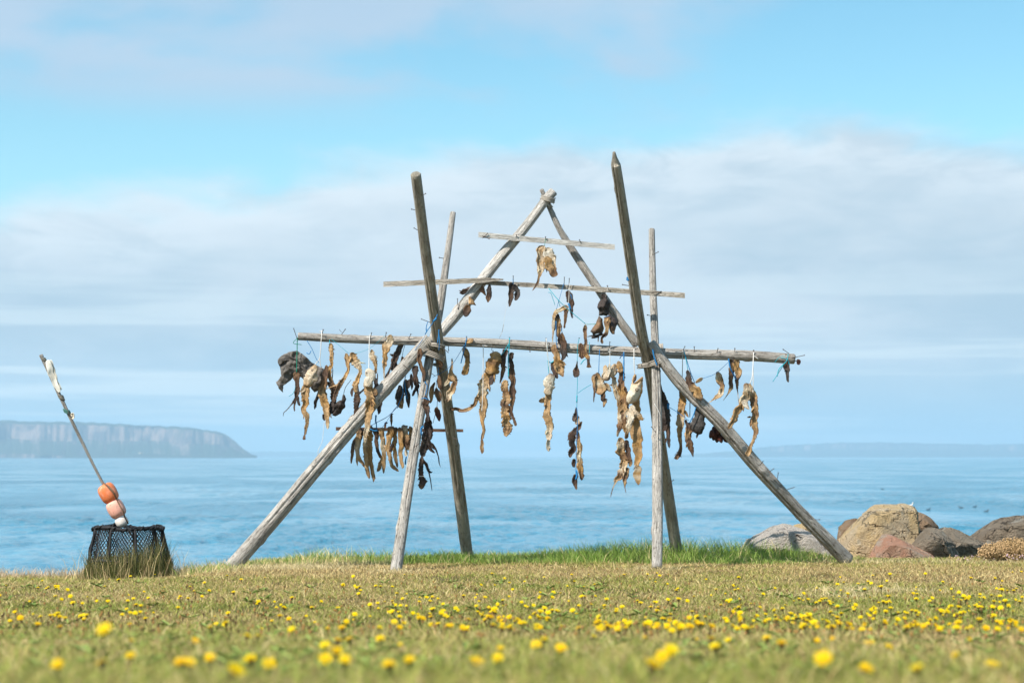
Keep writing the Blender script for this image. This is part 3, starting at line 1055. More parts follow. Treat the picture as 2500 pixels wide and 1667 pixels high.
hang('dried_fish', 'curled tan fish with ringed neck bending to the left and dark below', 'dried fish', 15.94,
     strands=[('1', [(690, 292, 14), (702, 330, 42), (708, 380, 38), (712, 430, 26), (702, 475, 32), (672, 520, 30), (640, 558, 38), (618, 615, 34), (600, 670, 34), (582, 720, 24)], 'TTOTBNN', dict(ring=0.10)),
              ('1', [(640, 555, 16), (580, 580, 10), (510, 606, 5)], 'TT')],
     cords=[('1', [(560, 165, 0.02), (640, 230), (712, 290)], 't', 0, 0.6)])
hang('dried_fish', 'tan ringed fish with a dark bulging tail end resting on the left brace', 'dried fish', 15.84,
     strands=[('1', [(742, 285, 30), (752, 318, 66), (775, 355, 70), (800, 392, 62), (818, 430, 30), (812, 480, 28), (792, 525, 36), (776, 575, 44), (782, 635, 30)], 'TTPTOTT', dict(ring=0.16)),
              ('1', [(782, 625, 26), (792, 680, 54), (788, 740, 44), (782, 800, 38), (786, 850, 58), (786, 900, 76), (776, 938, 46), (770, 952, 16)], 'BNDNNBN', dict(ring=0.10)),
              ('1', [(760, 590, 18), (742, 632, 24), (745, 672, 10)], 'DN'), ('1', [(800, 650, 22), (835, 620, 16), (866, 594, 10)], 'DD'), ('1', [(797, 570, 5), (803, 640, 14), (800, 660, 14)], 'DD')],
     cords=[('1', [(712, 290, 0.1), (780, 292, 0.1), (900, 250, 0.1), (1035, 140, 0.11)], 't', 0, 0.5)])
hang('dried_fish', 'long golden fish with a white blunt head hanging in front of the left brace', 'dried fish', 15.80,
     strands=[('1', [(880, 560, 66), (888, 620, 66), (900, 690, 74), (900, 760, 72), (890, 830, 58), (888, 900, 46), (878, 960, 38), (868, 1005, 36), (872, 1032, 10)], 'PTTOTTPT', dict(ladder=True)),
              ('1', [(920, 600, 30), (950, 630, 34), (935, 660, 20)], 'TB'), ('1', [(920, 700, 24), (925, 760, 22), (915, 830, 12)], 'BT')],
     parts=[('head', 's', '1', [(893, 424, 30), (893, 450, 72), (898, 500, 88), (888, 545, 74), (880, 590, 58)], 'PWWP', dict(mott=0.22, flat=0.62, rough=0.18, y=-0.012))],
     cords=[('1', [(905, 128, 0.10), (897, 200, 0.08), (893, 430)], 'w', 0, 1.3), ('1', [(875, 150, 0.1), (912, 160, 0.1)], 'w', 0, 1.2)], eyes=[('1', 874, 462, 10, -0.03)])
hang('dried_fish', 'dark fish hanging close behind the long golden fish at the left brace', 'dried fish', 15.99,
     strands=[('1', [(940, 500, 24), (955, 560, 34), (962, 620, 46), (970, 670, 50), (985, 730, 38), (985, 790, 30), (975, 825, 10)], 'DDNDD'), ('1', [(968, 465, 6), (966, 520, 10), (960, 570, 14)], 'DD')],
     cords=[('1', [(955, 830), (952, 880), (958, 905)], 'b', 0, 2.4), ('1', [(958, 905), (960, 950)], 'b', 0, 1.6)])
hang('dried_fish', 'small pale ringed curl right of the white cord of the golden fish', 'dried fish', 15.95,
     strands=[('1', [(912, 260, 12), (922, 290, 44), (934, 335, 48), (950, 375, 30), (957, 420, 22), (945, 460, 26), (932, 470, 10)], 'TPTTB', dict(ring=0.16))])
hang('dried_fish', 'tan fish flopped over the ridge pole, tapering to a thin tail left of the posts', 'dried fish', 15.93,
     strands=[('1', [(1085, 132, 28), (1078, 160, 48), (1068, 205, 58), (1045, 240, 68), (1030, 290, 42), (1035, 340, 36), (1030, 390, 34), (1026, 440, 14), (1026, 500, 9), (1030, 545, 7)], 'TPTOTTPP', dict(ring=0.06))])
hang('dried_fish', 'dark fish with open jaws hung directly under the ridge pole left of the brace', 'dried fish', 16.03,
     strands=[('1', [(1195, 205, 24), (1165, 240, 44), (1140, 290, 52), (1122, 345, 46), (1115, 400, 52), (1120, 450, 44), (1128, 492, 22)], 'DGDNDD'), ('1', [(1135, 300, 18), (1100, 312, 20), (1074, 300, 8)], 'DD')],
     cords=[('1', [(1200, 180, -0.02), (1195, 215)], 'k', 0, 1.0)])
hang('dried_fish', 'dark brown fish just right of the open jawed one, upper half above the brace', 'dried fish', 16.04,
     strands=[('1', [(1180, 320, 18), (1185, 360, 40), (1170, 420, 50), (1150, 480, 44), (1140, 520, 30)], 'NBNDD')], cords=[('1', [(1215, 200, -0.03), (1195, 260), (1182, 325)], 'k', 0, 0.8)])
hang('dried_fish', 'thin dark strip slanting left of the brace with blue twine at its foot', 'dried fish', 16.02,
     strands=[('1', [(1095, 360, 8), (1085, 410, 14), (1060, 470, 20), (1045, 530, 34), (1035, 575, 18)], 'DDNN')], cords=[('1', [(1085, 530), (1050, 580), (1000, 640, -0.12), (985, 660, -0.15)], 'b', 0, 2.0)])
hang('dried_fish', 'grey fish with orange belly patch hanging just below the left brace', 'dried fish', 16.0,
     strands=[('1', [(1165, 570, 26), (1155, 640, 44), (1160, 700, 56), (1170, 745, 48), (1185, 775, 12)], 'DGGBO'), ('1', [(1190, 600, 20), (1185, 680, 30), (1178, 740, 26)], 'GBT')],
     cords=[('1', [(1180, 580), (1190, 640), (1150, 740), (1140, 770)], 'b', -0.03, 1.4)])
hang('dried_fish', 'dark blue tinged fish right of the grey orange bellied fish under the brace', 'dried fish', 16.01,
     strands=[('1', [(1215, 520, 30), (1210, 580, 36), (1225, 640, 42), (1232, 700, 34), (1242, 768, 10)], 'DGDDN')], cords=[('1', [(1215, 440), (1210, 500), (1205, 560), (1225, 690)], 'b', -0.03, 1.4)])
hang('dried_fish', 'very small dark pod between the two darker fish under the brace', 'dried fish', 16.03,
     strands=[('1', [(1262, 470, 8), (1262, 500, 30), (1266, 560, 24), (1266, 612, 8)], 'DDN')])
hang('dried_fish', 'black forked fish hanging between the brace and the near left post', 'dried fish', 16.06,
     strands=[('1', [(1300, 400, 50), (1300, 440, 56), (1292, 490, 36), (1305, 540, 46), (1315, 580, 44), (1290, 620, 22), (1270, 665, 18)], 'DDNDDN'), ('1', [(1315, 580, 26), (1320, 640, 12), (1324, 700, 7)], 'DN'), ('1', [(1255, 520, 30), (1240, 560, 34), (1235, 600, 14)], 'DD')])
hang('dried_fish', 'knobbly brown strip hanging over the lashed top of the left brace', 'dried fish', 15.86,
     strands=[('1', [(1336, 250, 30), (1338, 300, 40), (1332, 350, 34), (1346, 400, 26), (1362, 440, 34), (1372, 490, 26), (1368, 540, 12)], 'BNBBNN', dict(rough=0.4))])
for (pts, lab) in ((((1500, 280, 8), (1506, 330, 50), (1515, 390, 46), (1522, 435, 12)), 'brown pod against the front of the left leaning post, uppermost of three'),
                   (((1495, 480, 10), (1508, 530, 40), (1515, 580, 40), (1520, 610, 10)), 'brown pod against the front of the left leaning post, middle of three'),
                   (((1478, 590, 10), (1486, 640, 56), (1500, 690, 44), (1512, 720, 10)), 'brown pod against the front of the left leaning post, lowest of three')):
    hang('dried_fish', lab, 'dried fish', 15.97, strands=[('1', pts, 'NBN', dict(flat=0.5, rough=0.2, hollow=0.2))], cords=[('1', [(pts[0][0] + 4, pts[0][1] - 60), (pts[0][0], pts[0][1] + 8)], 'b', 0, 0.8)])
hang('dried_fish', 'dark knotted piece tied with blue twine to the near left post', 'dried fish', 15.66,
     strands=[('1', [(1385, 660, 16), (1385, 700, 48), (1392, 750, 54), (1402, 790, 40), (1410, 860, 18), (1408, 890, 10)], 'DNNDD')], cords=[('1', [(1350, 690), (1380, 682), (1410, 700)], 'b', -0.03, 1.6), ('1', [(1380, 540), (1400, 580), (1385, 660)], 'b', -0.02, 1.4)])
hang('dried_fish', 'slim tan curl hanging between the two left posts', 'dried fish', 16.1,
     strands=[('1', [(1468, 545, 14), (1452, 580, 26), (1440, 630, 38), (1436, 680, 26), (1425, 728, 14)], 'BBTTB')])
hang('dried_fish', 'dark red pod hanging just left of the leaning post above the lower stick', 'dried fish', 16.2,
     strands=[('1', [(1485, 755, 10), (1480, 790, 46), (1498, 840, 44), (1508, 885, 12)], 'BRR', dict(flat=0.5, rough=0.18, hollow=0.2))], cords=[('1', [(1490, 690), (1486, 760)], 'k', 0, 0.8), ('1', [(1476, 800), (1452, 900)], 'k', 0, 0.8)])

# ---- strips over the lower stick
SY = 16.47
for pts, code, lab in (
    ([(140, 770, 40), (110, 850, 48), (70, 920, 42), (48, 1010, 38), (38, 1100, 26), (36, 1160, 14)], 'NBGBB', 'leftmost grey brown fish strip draped over the thin lower stick'),
    ([(140, 790, 50), (112, 880, 58), (98, 970, 50), (110, 1060, 44), (150, 1140, 34), (186, 1200, 16)], 'NTPTB', 'pale fish strip over the lower stick whose foot kicks to the right'),
    ([(165, 790, 30), (130, 920, 34), (110, 1040, 30), (100, 1110, 26), (104, 1185, 8)], 'BBTTP', 'short pale tipped fish strip second in the row on the lower stick'),
    ([(190, 790, 40), (185, 900, 40), (192, 1030, 44), (206, 1150, 48), (218, 1250, 48), (238, 1330, 18)], 'NPTTTB', 'long golden fish strip on the lower stick, left of the pair reaching lowest'),
    ([(240, 770, 80), (240, 880, 74), (236, 990, 66), (250, 1100, 52), (268, 1220, 40), (286, 1310, 40), (284, 1368, 10)], 'DOTOTTB', 'longest golden fish strip of the row on the lower stick'),
    ([(310, 775, 70), (318, 860, 50), (320, 950, 44), (345, 1040, 40), (372, 1100, 30)], 'DNNDB', 'dark brown fish strip in the middle of the row on the lower stick'),
    ([(380, 770, 56), (384, 870, 50), (390, 980, 58), (400, 1080, 46), (402, 1180, 40), (398, 1270, 14)], 'TTPTTB', 'straight golden fish strip right of the dark one on the lower stick'),
    ([(400, 1060, 46), (372, 1150, 44), (348, 1220, 40), (326, 1250, 18)], 'TTTB', 'short golden strip curling left at its foot below the lower stick'),
    ([(480, 760, 76), (470, 850, 66), (446, 960, 48), (470, 1080, 40), (500, 1180, 40), (545, 1225, 34), (570, 1245, 14)], 'NOTTTTB', 'golden strip on the lower stick whose long foot curves to the right'),
    ([(525, 770, 60), (528, 870, 54), (520, 990, 46), (536, 1100, 36), (552, 1205, 16)], 'NTOTB', 'slender golden strip right of the one with the curved foot'),
    ([(500, 950, 30), (470, 1030, 34), (440, 1065, 12)], 'DND', 'small dark flap behind the golden strips on the lower stick'),
    ([(582, 770, 60), (588, 870, 54), (594, 980, 46), (590, 1090, 42), (610, 1180, 38), (608, 1218, 12)], 'NTOTTT', 'rightmost long golden strip of the row on the lower stick'),
    ([(640, 745, 70), (645, 830, 74), (650, 910, 90), (670, 970, 70), (700, 1000, 20)], 'DPTBNT', 'bunched pale and brown strip beside the near left post on the lower stick'),
    ([(700, 755, 40), (706, 830, 46), (694, 920, 40), (690, 975, 14)], 'NTBN', 'last brown strip on the lower stick next to the near left post')):
    yo = random.uniform(-0.04, 0.02)
    over = (pts[0][0] + 4, pts[0][1] - 14, pts[0][2] * 0.9, 0.04)
    hang('dried_fish_strip', lab, 'fish strip', SY + yo, strands=[('9', [over] + pts, code, dict(flat=0.45, rough=0.26, tw=0.6, y=0.0, hollow=0.35, mott=0.5))])
hang('dried_pod', 'slender grey seed shaped pod standing above the row of strips', 'dried pod', 16.4, strands=[('9', [(510, 600, 10), (488, 610, 22), (486, 660, 26), (488, 745, 6)], 'GBG')])
hang('dried_pod', 'small grey bent pod left of the slender seed shaped one', 'dried pod', 16.4, strands=[('9', [(448, 700, 8), (425, 705, 22), (414, 750, 20), (410, 770, 10)], 'GBG')])
hang('dried_pod', 'small pale orange pod with blue tassel hanging below the strips', 'dried pod', 16.4, strands=[('9', [(645, 985, 8), (652, 1020, 28), (656, 1050, 34), (655, 1085, 8)], 'BPP')],
     cords=[('9', [(655, 1080), (645, 1130), (645, 1170)], 'b', 0, 2.2)])
hang('dried_fish', 'black ragged fish with a long whip tail hanging right of the near left post', 'dried fish', 16.3,
     strands=[('9', [(900, 590, 20), (895, 660, 50), (898, 740, 92), (890, 820, 100), (878, 900, 84), (862, 970, 90), (845, 1030, 60), (830, 1080, 36)], 'NDDDDD', dict(rough=0.45)),
              ('9', [(890, 900, 60), (930, 950, 50), (965, 980, 36), (990, 1010, 18), (1015, 1080, 12), (1025, 1150, 10), (1042, 1203, 4)], 'DDDDN'),
              ('9', [(900, 960, 30), (940, 1010, 30), (980, 1040, 8)], 'DN'), ('9', [(845, 860, 30), (830, 960, 30), (808, 1035, 8)], 'BPN')],
     cords=[('9', [(905, 540), (898, 620)], 'k', 0, 1.0), ('9', [(850, 740), (822, 760), (824, 840)], 'b', -0.6, 2.4)])
hang('dried_fish', 'dark fish with a bulbous ringed end hanging lowest beside the near left post', 'dried fish', 16.28,
     strands=[('9', [(826, 1070, 20), (826, 1130, 62), (824, 1190, 54), (826, 1250, 48), (822, 1300, 60), (826, 1360, 80), (826, 1410, 64), (824, 1450, 12)], 'DNDDNDNB', dict(ring=0.10)),
              ('9', [(840, 1120, 20), (875, 1170, 36), (900, 1230, 32), (930, 1258, 20), (950, 1250, 14)], 'NDD'), ('9', [(905, 1240, 14), (925, 1330, 11), (945, 1470, 5)], 'DDD'), ('9', [(826, 1230, 30), (780, 1232, 10)], 'DD')],
     cords=[('9', [(795, 1298), (826, 1304), (854, 1300)], 'w', -0.12, 0.9)])

# ---- under the middle board and on the left rafter
hang('dried_fish', 'pale split fish hanging alone from the topmost board under the apex', 'dried fish', 15.95,
     strands=[('2', [(1530, 712, 16), (1512, 745, 70), (1496, 800, 62), (1490, 860, 60), (1500, 910, 52), (1492, 950, 36), (1478, 990, 20), (1470, 1030, 20), (1448, 1070, 12), (1424, 1106, 4)], 'PTPTPTBNB'),
              ('2', [(1545, 730, 40), (1565, 770, 92), (1585, 815, 90), (1610, 860, 46), (1625, 900, 16)], 'PWPPT', dict(mott=0.3, flat=0.4))],
     parts=[('tail', 's', '2', [(1535, 810, 44), (1560, 860, 66), (1590, 915, 72), (1620, 960, 56), (1632, 978, 46)], 'TOTBB', dict(ladder=True, y=-0.02, flat=0.4))],
     cords=[('2', [(1540, 655, -0.0), (1534, 690), (1530, 718)], 'g', -0.0, 0.7)])
hang('dried_fish', 'dark leaf shaped piece behind the left rafter under the middle board', 'dried fish', 16.14,
     strands=[('2', [(900, 1070, 30), (870, 1095, 44), (830, 1115, 46), (790, 1122, 12)], 'DND')])
hang('dried_fish', 'brown three cornered flap right of the left rafter under the middle board', 'dried fish', 16.02,
     sheets=[('2', [(960, 1090), (990, 1058), (1005, 1070), (1012, 1105), (1024, 1150), (1005, 1140), (975, 1115)], 'BNB', dict(wave=0.02, bulge=0.015))])
hang('dried_fish', 'dark seed shaped fish hanging straight under the broken end of the board', 'dried fish', 15.99,
     strands=[('2', [(1052, 1048, 14), (1048, 1090, 38), (1050, 1130, 44), (1045, 1175, 34), (1038, 1207, 10)], 'DDNB')])
hang('dried_fish', 'dark double curled fish alone under the middle board left of centre', 'dried fish', 15.98,
     strands=[('2', [(1262, 1040, 20), (1245, 1065, 56), (1235, 1110, 46), (1240, 1160, 40), (1232, 1210, 26), (1222, 1244, 8)], 'DDNDN'), ('2', [(1262, 1050, 30), (1285, 1090, 50), (1292, 1140, 44), (1278, 1190, 22)], 'DGDD')],
     cords=[('2', [(1258, 975, 0.0), (1256, 1010), (1258, 1050)], 'b', -0.01, 0.8), ('2', [(1215, 1180), (1182, 1335), (1170, 1440), (1138, 1510)], 'w', 0, 0.35)])
hang('dried_fish', 'tan folded flap stuck to the underside of the left rafter', 'dried fish', 16.0,
     sheets=[('2', [(868, 1150), (890, 1160), (912, 1190), (936, 1232), (915, 1230), (890, 1222), (866, 1222)], 'BTB', dict(wave=0.02, bulge=0.012))], cords=[('2', [(868, 1150), (866, 1230)], 'w', -0.03, 0.8)])
hang('dried_fish', 'dark square pod below the tan flap on the left rafter', 'dried fish', 16.02,
     strands=[('2', [(868, 1225, 30), (862, 1260, 56), (850, 1295, 54), (838, 1330, 26)], 'BND', dict(flat=0.6))])

# ---- middle bay
hang('dried_fish', 'tan twisted fish on a slant twine right of the left posts', 'dried fish', 15.97,
     strands=[('1', [(1617, 335, 8), (1615, 390, 18), (1608, 450, 30), (1615, 505, 64), (1640, 540, 40), (1628, 590, 48), (1600, 640, 56), (1585, 690, 36), (1574, 716, 12)], 'PTTTBTPB'), ('1', [(1600, 510, 30), (1572, 550, 26), (1548, 578, 12)], 'TP')],
     cords=[('1', [(1730, 210), (1640, 360), (1560, 440), (1450, 500, 0.1)], 'b', 0, 0.7)])
hang('dried_fish', 'short orange brown curled fish on blue twine under the ridge pole near the left posts', 'dried fish', 15.95,
     strands=[('3', [(290, 240, 26), (312, 275, 52), (325, 330, 38), (330, 380, 44), (322, 420, 56), (300, 455, 56), (272, 470, 20)], 'TOBOTOB')],
     cords=[('3', [(318, 160, 0.0), (305, 230), (285, 310), (268, 380)], 'b', -0.01, 1.6)])
hang('dried_fish', 'tan scrap nailed on the front of the ridge pole near the left posts', 'dried fish', 15.94,
     strands=[('3', [(312, 200, 16), (340, 192, 36), (362, 178, 34), (378, 168, 10)], 'OTB')])
hang('dried_fish', 'large golden brown cod hanging head up by a white cord, long tail drooping', 'dried fish', 15.93,
     strands=[('3', [(505, 500, 92), (480, 550, 96), (455, 610, 84), (450, 660, 92), (465, 710, 66), (466, 770, 60), (458, 830, 46), (458, 890, 26), (466, 960, 24), (456, 1010, 20), (450, 1045, 22)], 'OTPTTTOTB', dict(ladder=True))],
     parts=[('head', 's', '3', [(580, 278, 40), (572, 310, 88), (558, 360, 112), (540, 420, 112), (515, 480, 98)], 'TOBOT', dict(mott=0.5, flat=0.62, y=-0.01)),
            ('gill_flap', 's', '3', [(560, 470, 30), (540, 520, 46), (515, 570, 20)], 'NDN', dict(y=-0.02)),
            ('belly_flap', 's', '3', [(440, 640, 44), (412, 690, 36), (375, 745, 30), (330, 780, 28), (280, 792, 26), (220, 775, 26), (170, 778, 22)], 'TTBTBBN', dict(y=0.01, dY=0.1)),
            ('tail', 's', '3', [(450, 1040, 18), (452, 1090, 28), (452, 1140, 24), (450, 1168, 6)], 'BTB', dict(flat=0.3))],
     cords=[('3', [(463, 222, -0.0), (462, 400), (460, 600), (456, 700), (450, 800)], 'w', -0.045, 1.2), ('3', [(455, 225), (500, 232)], 'w', 0, 1.2), ('3', [(542, 240), (536, 262), (548, 285), (552, 268)], 'k', 0, 0.8)], eyes=[('3', 560, 330, 9, -0.055)])
hang('dried_fish', 'knotted brown fish braided with turquoise twine, right of the large golden cod', 'dried fish', 15.94,
     strands=[('3', [(658, 525, 40), (650, 570, 60), (652, 625, 52), (662, 690, 66), (652, 750, 60), (655, 810, 62), (660, 870, 72), (664, 930, 78), (662, 985, 54), (664, 1020, 12)], 'TTBTNTOTBT', dict(ring=0.10, rough=0.4)),
              ('3', [(712, 285, 40), (705, 340, 38), (706, 400, 36), (708, 470, 48), (722, 550, 40), (716, 620, 50), (720, 690, 36), (708, 750, 30), (705, 810, 26), (730, 870, 20), (746, 925, 18)], 'NDNBNNBNNB', dict(rough=0.4)),
              ('3', [(660, 258, 50), (645, 310, 46), (634, 370, 40), (640, 430, 38), (622, 500, 22), (608, 556, 10)], 'NDNBNB')],
     cords=[('3', [(692, 160, 0.0), (686, 250), (680, 350), (684, 500)], 't', -0.03, 1.5), ('3', [(685, 210), (640, 285), (618, 310)], 't', -0.03, 1.2)])
hang('dried_fish', 'dark fish drawn up on blue cord right under the middle board', 'dried fish', 15.94,
     strands=[('b', [(430, 140, 50), (430, 200, 90), (460, 280, 120), (490, 360, 110), (490, 430, 80), (488, 520, 50), (495, 590, 36), (498, 650, 24)], 'DNGNNDDN')],
     cords=[('b', [(448, 10, 0.02), (440, 250), (430, 420)], 'w', -0.04, 0.7), ('b', [(430, 380), (455, 430), (470, 500)], 'b', -0.05, 3.0), ('b', [(470, 210), (500, 300)], 'b', -0.05, 1.2)])
hang('dried_fish', 'tan strip bent into an arch with two thin legs on turquoise twine', 'dried fish', 15.93,
     strands=[('b', [(430, 455, 50), (370, 460, 80), (290, 485, 70), (220, 515, 74), (180, 560, 56), (165, 650, 44), (162, 750, 50), (160, 860, 36), (148, 960, 22), (140, 1090, 14)], 'BTPTTPPTTP'),
              ('b', [(420, 470, 60), (395, 530, 76), (375, 610, 60), (370, 700, 50), (362, 780, 30), (358, 832, 40)], 'TNBBBN')],
     cords=[('b', [(345, 20, 0.05), (300, 180), (210, 490)], 'b', 0, 0.7), ('b', [(70, 100, 0.04), (240, 310), (430, 490), (740, 750)], 't', -0.03, 1.1), ('b', [(60, 180), (110, 190), (160, 330), (185, 405)], 't', 0, 0.9), ('b', [(240, 300), (280, 440)], 't', 0, 0.9)])
hang('dried_fish', 'rough brown pod hanging within the tan arched strip', 'dried fish', 15.95,
     strands=[('b', [(238, 560, 20), (235, 640, 80), (250, 740, 130), (255, 830, 110), (255, 920, 70), (270, 990, 70), (275, 1060, 80), (280, 1130, 40)], 'DNTBTNDD', dict(ring=0.08))],
     cords=[('b', [(205, 700), (208, 1040), (230, 1200)], 'b', -0.03, 1.2)])
hang('dried_fish', 'dark pointed pod crossing the ridge pole below the tan arch', 'dried fish', 15.93,
     strands=[('b', [(310, 900, 20), (320, 980, 60), (345, 1080, 96), (350, 1180, 84), (345, 1260, 110), (335, 1340, 80), (310, 1430, 30)], 'DBNNGDD')], cords=[('b', [(300, 830), (318, 910)], 'b', 0, 1.0)])
hang('dried_fish', 'ragged tan lump just below the ridge pole above the pale headed cod', 'dried fish', 15.92,
     strands=[('3', [(1085, 215, 26), (1085, 255, 44), (1105, 300, 50), (1108, 350, 60), (1120, 410, 86), (1140, 455, 60), (1160, 498, 10)], 'TBTOTTB', dict(rough=0.4, ring=0.08)), ('3', [(1075, 370, 30), (1075, 420, 46), (1095, 470, 40), (1105, 515, 14)], 'NDND')])
hang('dried_fish', 'slim cod with a white head and small side fin hanging on turquoise cord', 'dried fish', 15.92,
     strands=[('3', [(1028, 650, 50), (1020, 720, 54), (1022, 790, 56), (1028, 860, 62), (1036, 930, 62), (1034, 1000, 48), (1030, 1050, 36)], 'PTTTTPP', dict(ladder=True, mott=0.35))],
     parts=[('head', 's', '3', [(1058, 470, 44), (1046, 510, 78), (1032, 565, 96), (1028, 615, 78), (1024, 660, 54)], 'NWWPP', dict(mott=0.25, flat=0.6, rough=0.15, y=-0.012)),
            ('fin', 's', '3', [(1005, 690, 50), (975, 705, 46), (945, 712, 16)], 'PTB', dict(flat=0.2)),
            ('tail', 's', '3', [(1030, 1040, 30), (1026, 1080, 38), (1030, 1125, 30), (1034, 1148, 8)], 'PWP', dict(flat=0.25, mott=0.2))],
     cords=[('3', [(1010, 165, 0.03), (1018, 260), (1028, 360), (1045, 480)], 'w', -0.01, 1.1), ('3', [(1015, 190, 0.02), (1022, 300), (1028, 400), (1034, 470)], 't', 0, 1.2), ('3', [(1020, 360), (1050, 375), (1085, 355)], 't', 0, 1.6)], eyes=[('3', 1048, 552, 10, -0.05)])
hang('dried_pod', 'small dark drop shaped pod alone on turquoise twine below the ridge pole', 'dried pod', 15.94,
     strands=[('3', [(1280, 355, 8), (1278, 400, 18), (1274, 440, 46), (1270, 475, 54), (1258, 502, 18)], 'DNND')],
     cords=[('3', [(1297, 165, 0.0), (1282, 240), (1280, 370)], 't', 0, 0.9), ('3', [(1280, 490), (1282, 560), (1278, 640), (1276, 780)], 't', 0, 0.9), ('3', [(1285, 640), (1340, 600), (1400, 565)], 't', 0, 0.8), ('3', [(1278, 660), (1276, 720)], 't', 0, 2.0)])
hang('dried_pod', 'reddish brown pod overlapping the ridge pole left of the thin upright strip', 'dried pod', 15.93,
     strands=[('b', [(655, 1100, 50), (660, 1180, 90), (678, 1280, 96), (678, 1350, 80), (670, 1390, 20)], 'BNBN')])
hang('dried_fish', 'thin upright brown strip crossing the ridge pole with a dark forked end', 'dried fish', 15.92,
     strands=[('b', [(735, 765, 30), (740, 840, 70), (738, 930, 54), (742, 1020, 50), (745, 1100, 54), (735, 1180, 40), (745, 1270, 44), (775, 1340, 70), (800, 1410, 50), (805, 1480, 50), (808, 1550, 90)], 'TNBBNBTBODNB')],
     cords=[('b', [(745, 760), (900, 755), (1020, 735)], 'g', 0, 0.8), ('b', [(815, 1080), (815, 1300)], 't', -0.01, 0.9), ('b', [(655, 1490), (710, 1410), (750, 1390)], 't', 0, 1.4)])
# dark skins by the right rafter
hang('dried_skin', 'rough black skin hanging under the middle board at the right rafter', 'dried skin', 16.0,
     strands=[('b', [(1070, 200, 60), (1085, 250, 90), (1120, 290, 60)], 'DD')],
     sheets=[('b', [(1010, 320), (1100, 280), (1160, 310), (1195, 380), (1175, 470), (1180, 560), (1130, 610), (1070, 600), (990, 600), (985, 510), (955, 450), (970, 380)], 'DDG', dict(wave=0.03, bulge=0.05))])
hang('dried_skin', 'smooth grey brown leaf shaped skin, left one of the cluster by the right rafter', 'dried skin', 15.93,
     sheets=[('b', [(985, 590), (1050, 660), (1060, 760), (1080, 840), (1060, 910), (960, 930), (880, 960), (860, 910), (825, 890), (870, 820), (930, 740), (965, 660)], 'GBG', dict(wave=0.012, bulge=0.05, mott=0.35))],
     parts=[('spine', 's', 'b', [(1060, 930, 50), (960, 960, 40), (880, 965, 26), (770, 988, 8)], 'DDD', {}), ('spine', 's', 'b', [(990, 970, 40), (900, 990, 44), (850, 1010, 24)], 'DDD', {}), ('spine', 's', 'b', [(985, 970, 22), (975, 1020, 18), (972, 1080, 20)], 'BNB', {})])
hang('dried_fish', 'scaly brown fish in the middle of the dark cluster by the right rafter', 'dried fish', 15.90,
     strands=[('b', [(1160, 610, 60), (1140, 690, 110), (1135, 770, 90), (1140, 850, 70), (1120, 930, 70), (1070, 970, 60), (1045, 1020, 40), (1050, 1080, 50), (1040, 1115, 20)], 'NTBTTNDBD')])
hang('dried_skin', 'black brown rounded skin, right one of the cluster by the right rafter', 'dried skin', 15.96,
     sheets=[('b', [(1170, 560), (1220, 610), (1300, 660), (1340, 710), (1310, 800), (1280, 870), (1275, 935), (1225, 935), (1190, 880), (1170, 800), (1190, 700), (1150, 640)], 'DDB', dict(wave=0.03, bulge=0.04))],
     cords=[('b', [(1080, 640), (1130, 620), (1190, 610)], 'n', -0.08, 1.4), ('b', [(1150, 90), (1130, 180), (1110, 260)], 'w', 0.0, 0.5)])

# ---- right bay, left of the right posts
hang('dried_fish', 'crumpled tan skull with two dangling strips on a blue cord', 'dried fish', 15.94,
     strands=[('a', [(75, 215, 30), (85, 260, 76), (100, 330, 96), (105, 400, 100), (95, 450, 70)], 'BTPTB', dict(rough=0.35)), ('a', [(60, 230, 30), (38, 280, 34), (46, 350, 26), (48, 430, 18), (40, 530, 10)], 'NTBNN'),
              ('a', [(150, 330, 40), (185, 370, 60), (215, 405, 30), (232, 410, 8)], 'BTPN'), ('a', [(140, 430, 46), (140, 500, 52), (160, 520, 40), (148, 585, 12)], 'BNDTN')],
     cords=[('a', [(104, -30, 0.0), (100, 60), (94, 225)], 'b', -0.01, 1.1)])
hang('split_fish', 'cream fish head split in two on a pale cord', 'fish head', 15.92,
     strands=[('a', [(165, 135, 26), (168, 180, 60), (178, 240, 78), (196, 300, 60)], 'TPPN', dict(mott=0.35, flat=0.6, hollow=0.3)), ('a', [(210, 120, 14), (205, 190, 32), (190, 270, 30)], 'WWP', dict(mott=0.15, y=-0.03)),
              ('a', [(270, 120, 18), (255, 165, 60), (245, 215, 66), (235, 275, 40)], 'TPPT', dict(mott=0.35, flat=0.6, hollow=0.3))],
     cords=[('a', [(213, -45, 0.0), (214, 40), (212, 140)], 'w', -0.01, 1.0), ('a', [(195, -8), (232, 0)], 'w', 0, 1.2)], eyes=[('a', 258, 188, 11, -0.06)])
hang('dried_fish', 'slender pale fish body hanging under the split cream head', 'dried fish', 15.93,
     strands=[('a', [(268, 260, 46), (262, 330, 56), (280, 400, 52), (300, 480, 52), (318, 570, 44), (315, 680, 44), (325, 760, 56), (312, 830, 40), (288, 895, 22)], 'TPTPTTPBNP', dict(ladder=True)), ('a', [(255, 340, 30), (270, 420, 34), (278, 500, 14)], 'PWB'), ('a', [(250, 350, 20), (210, 348, 8)], 'TB')])
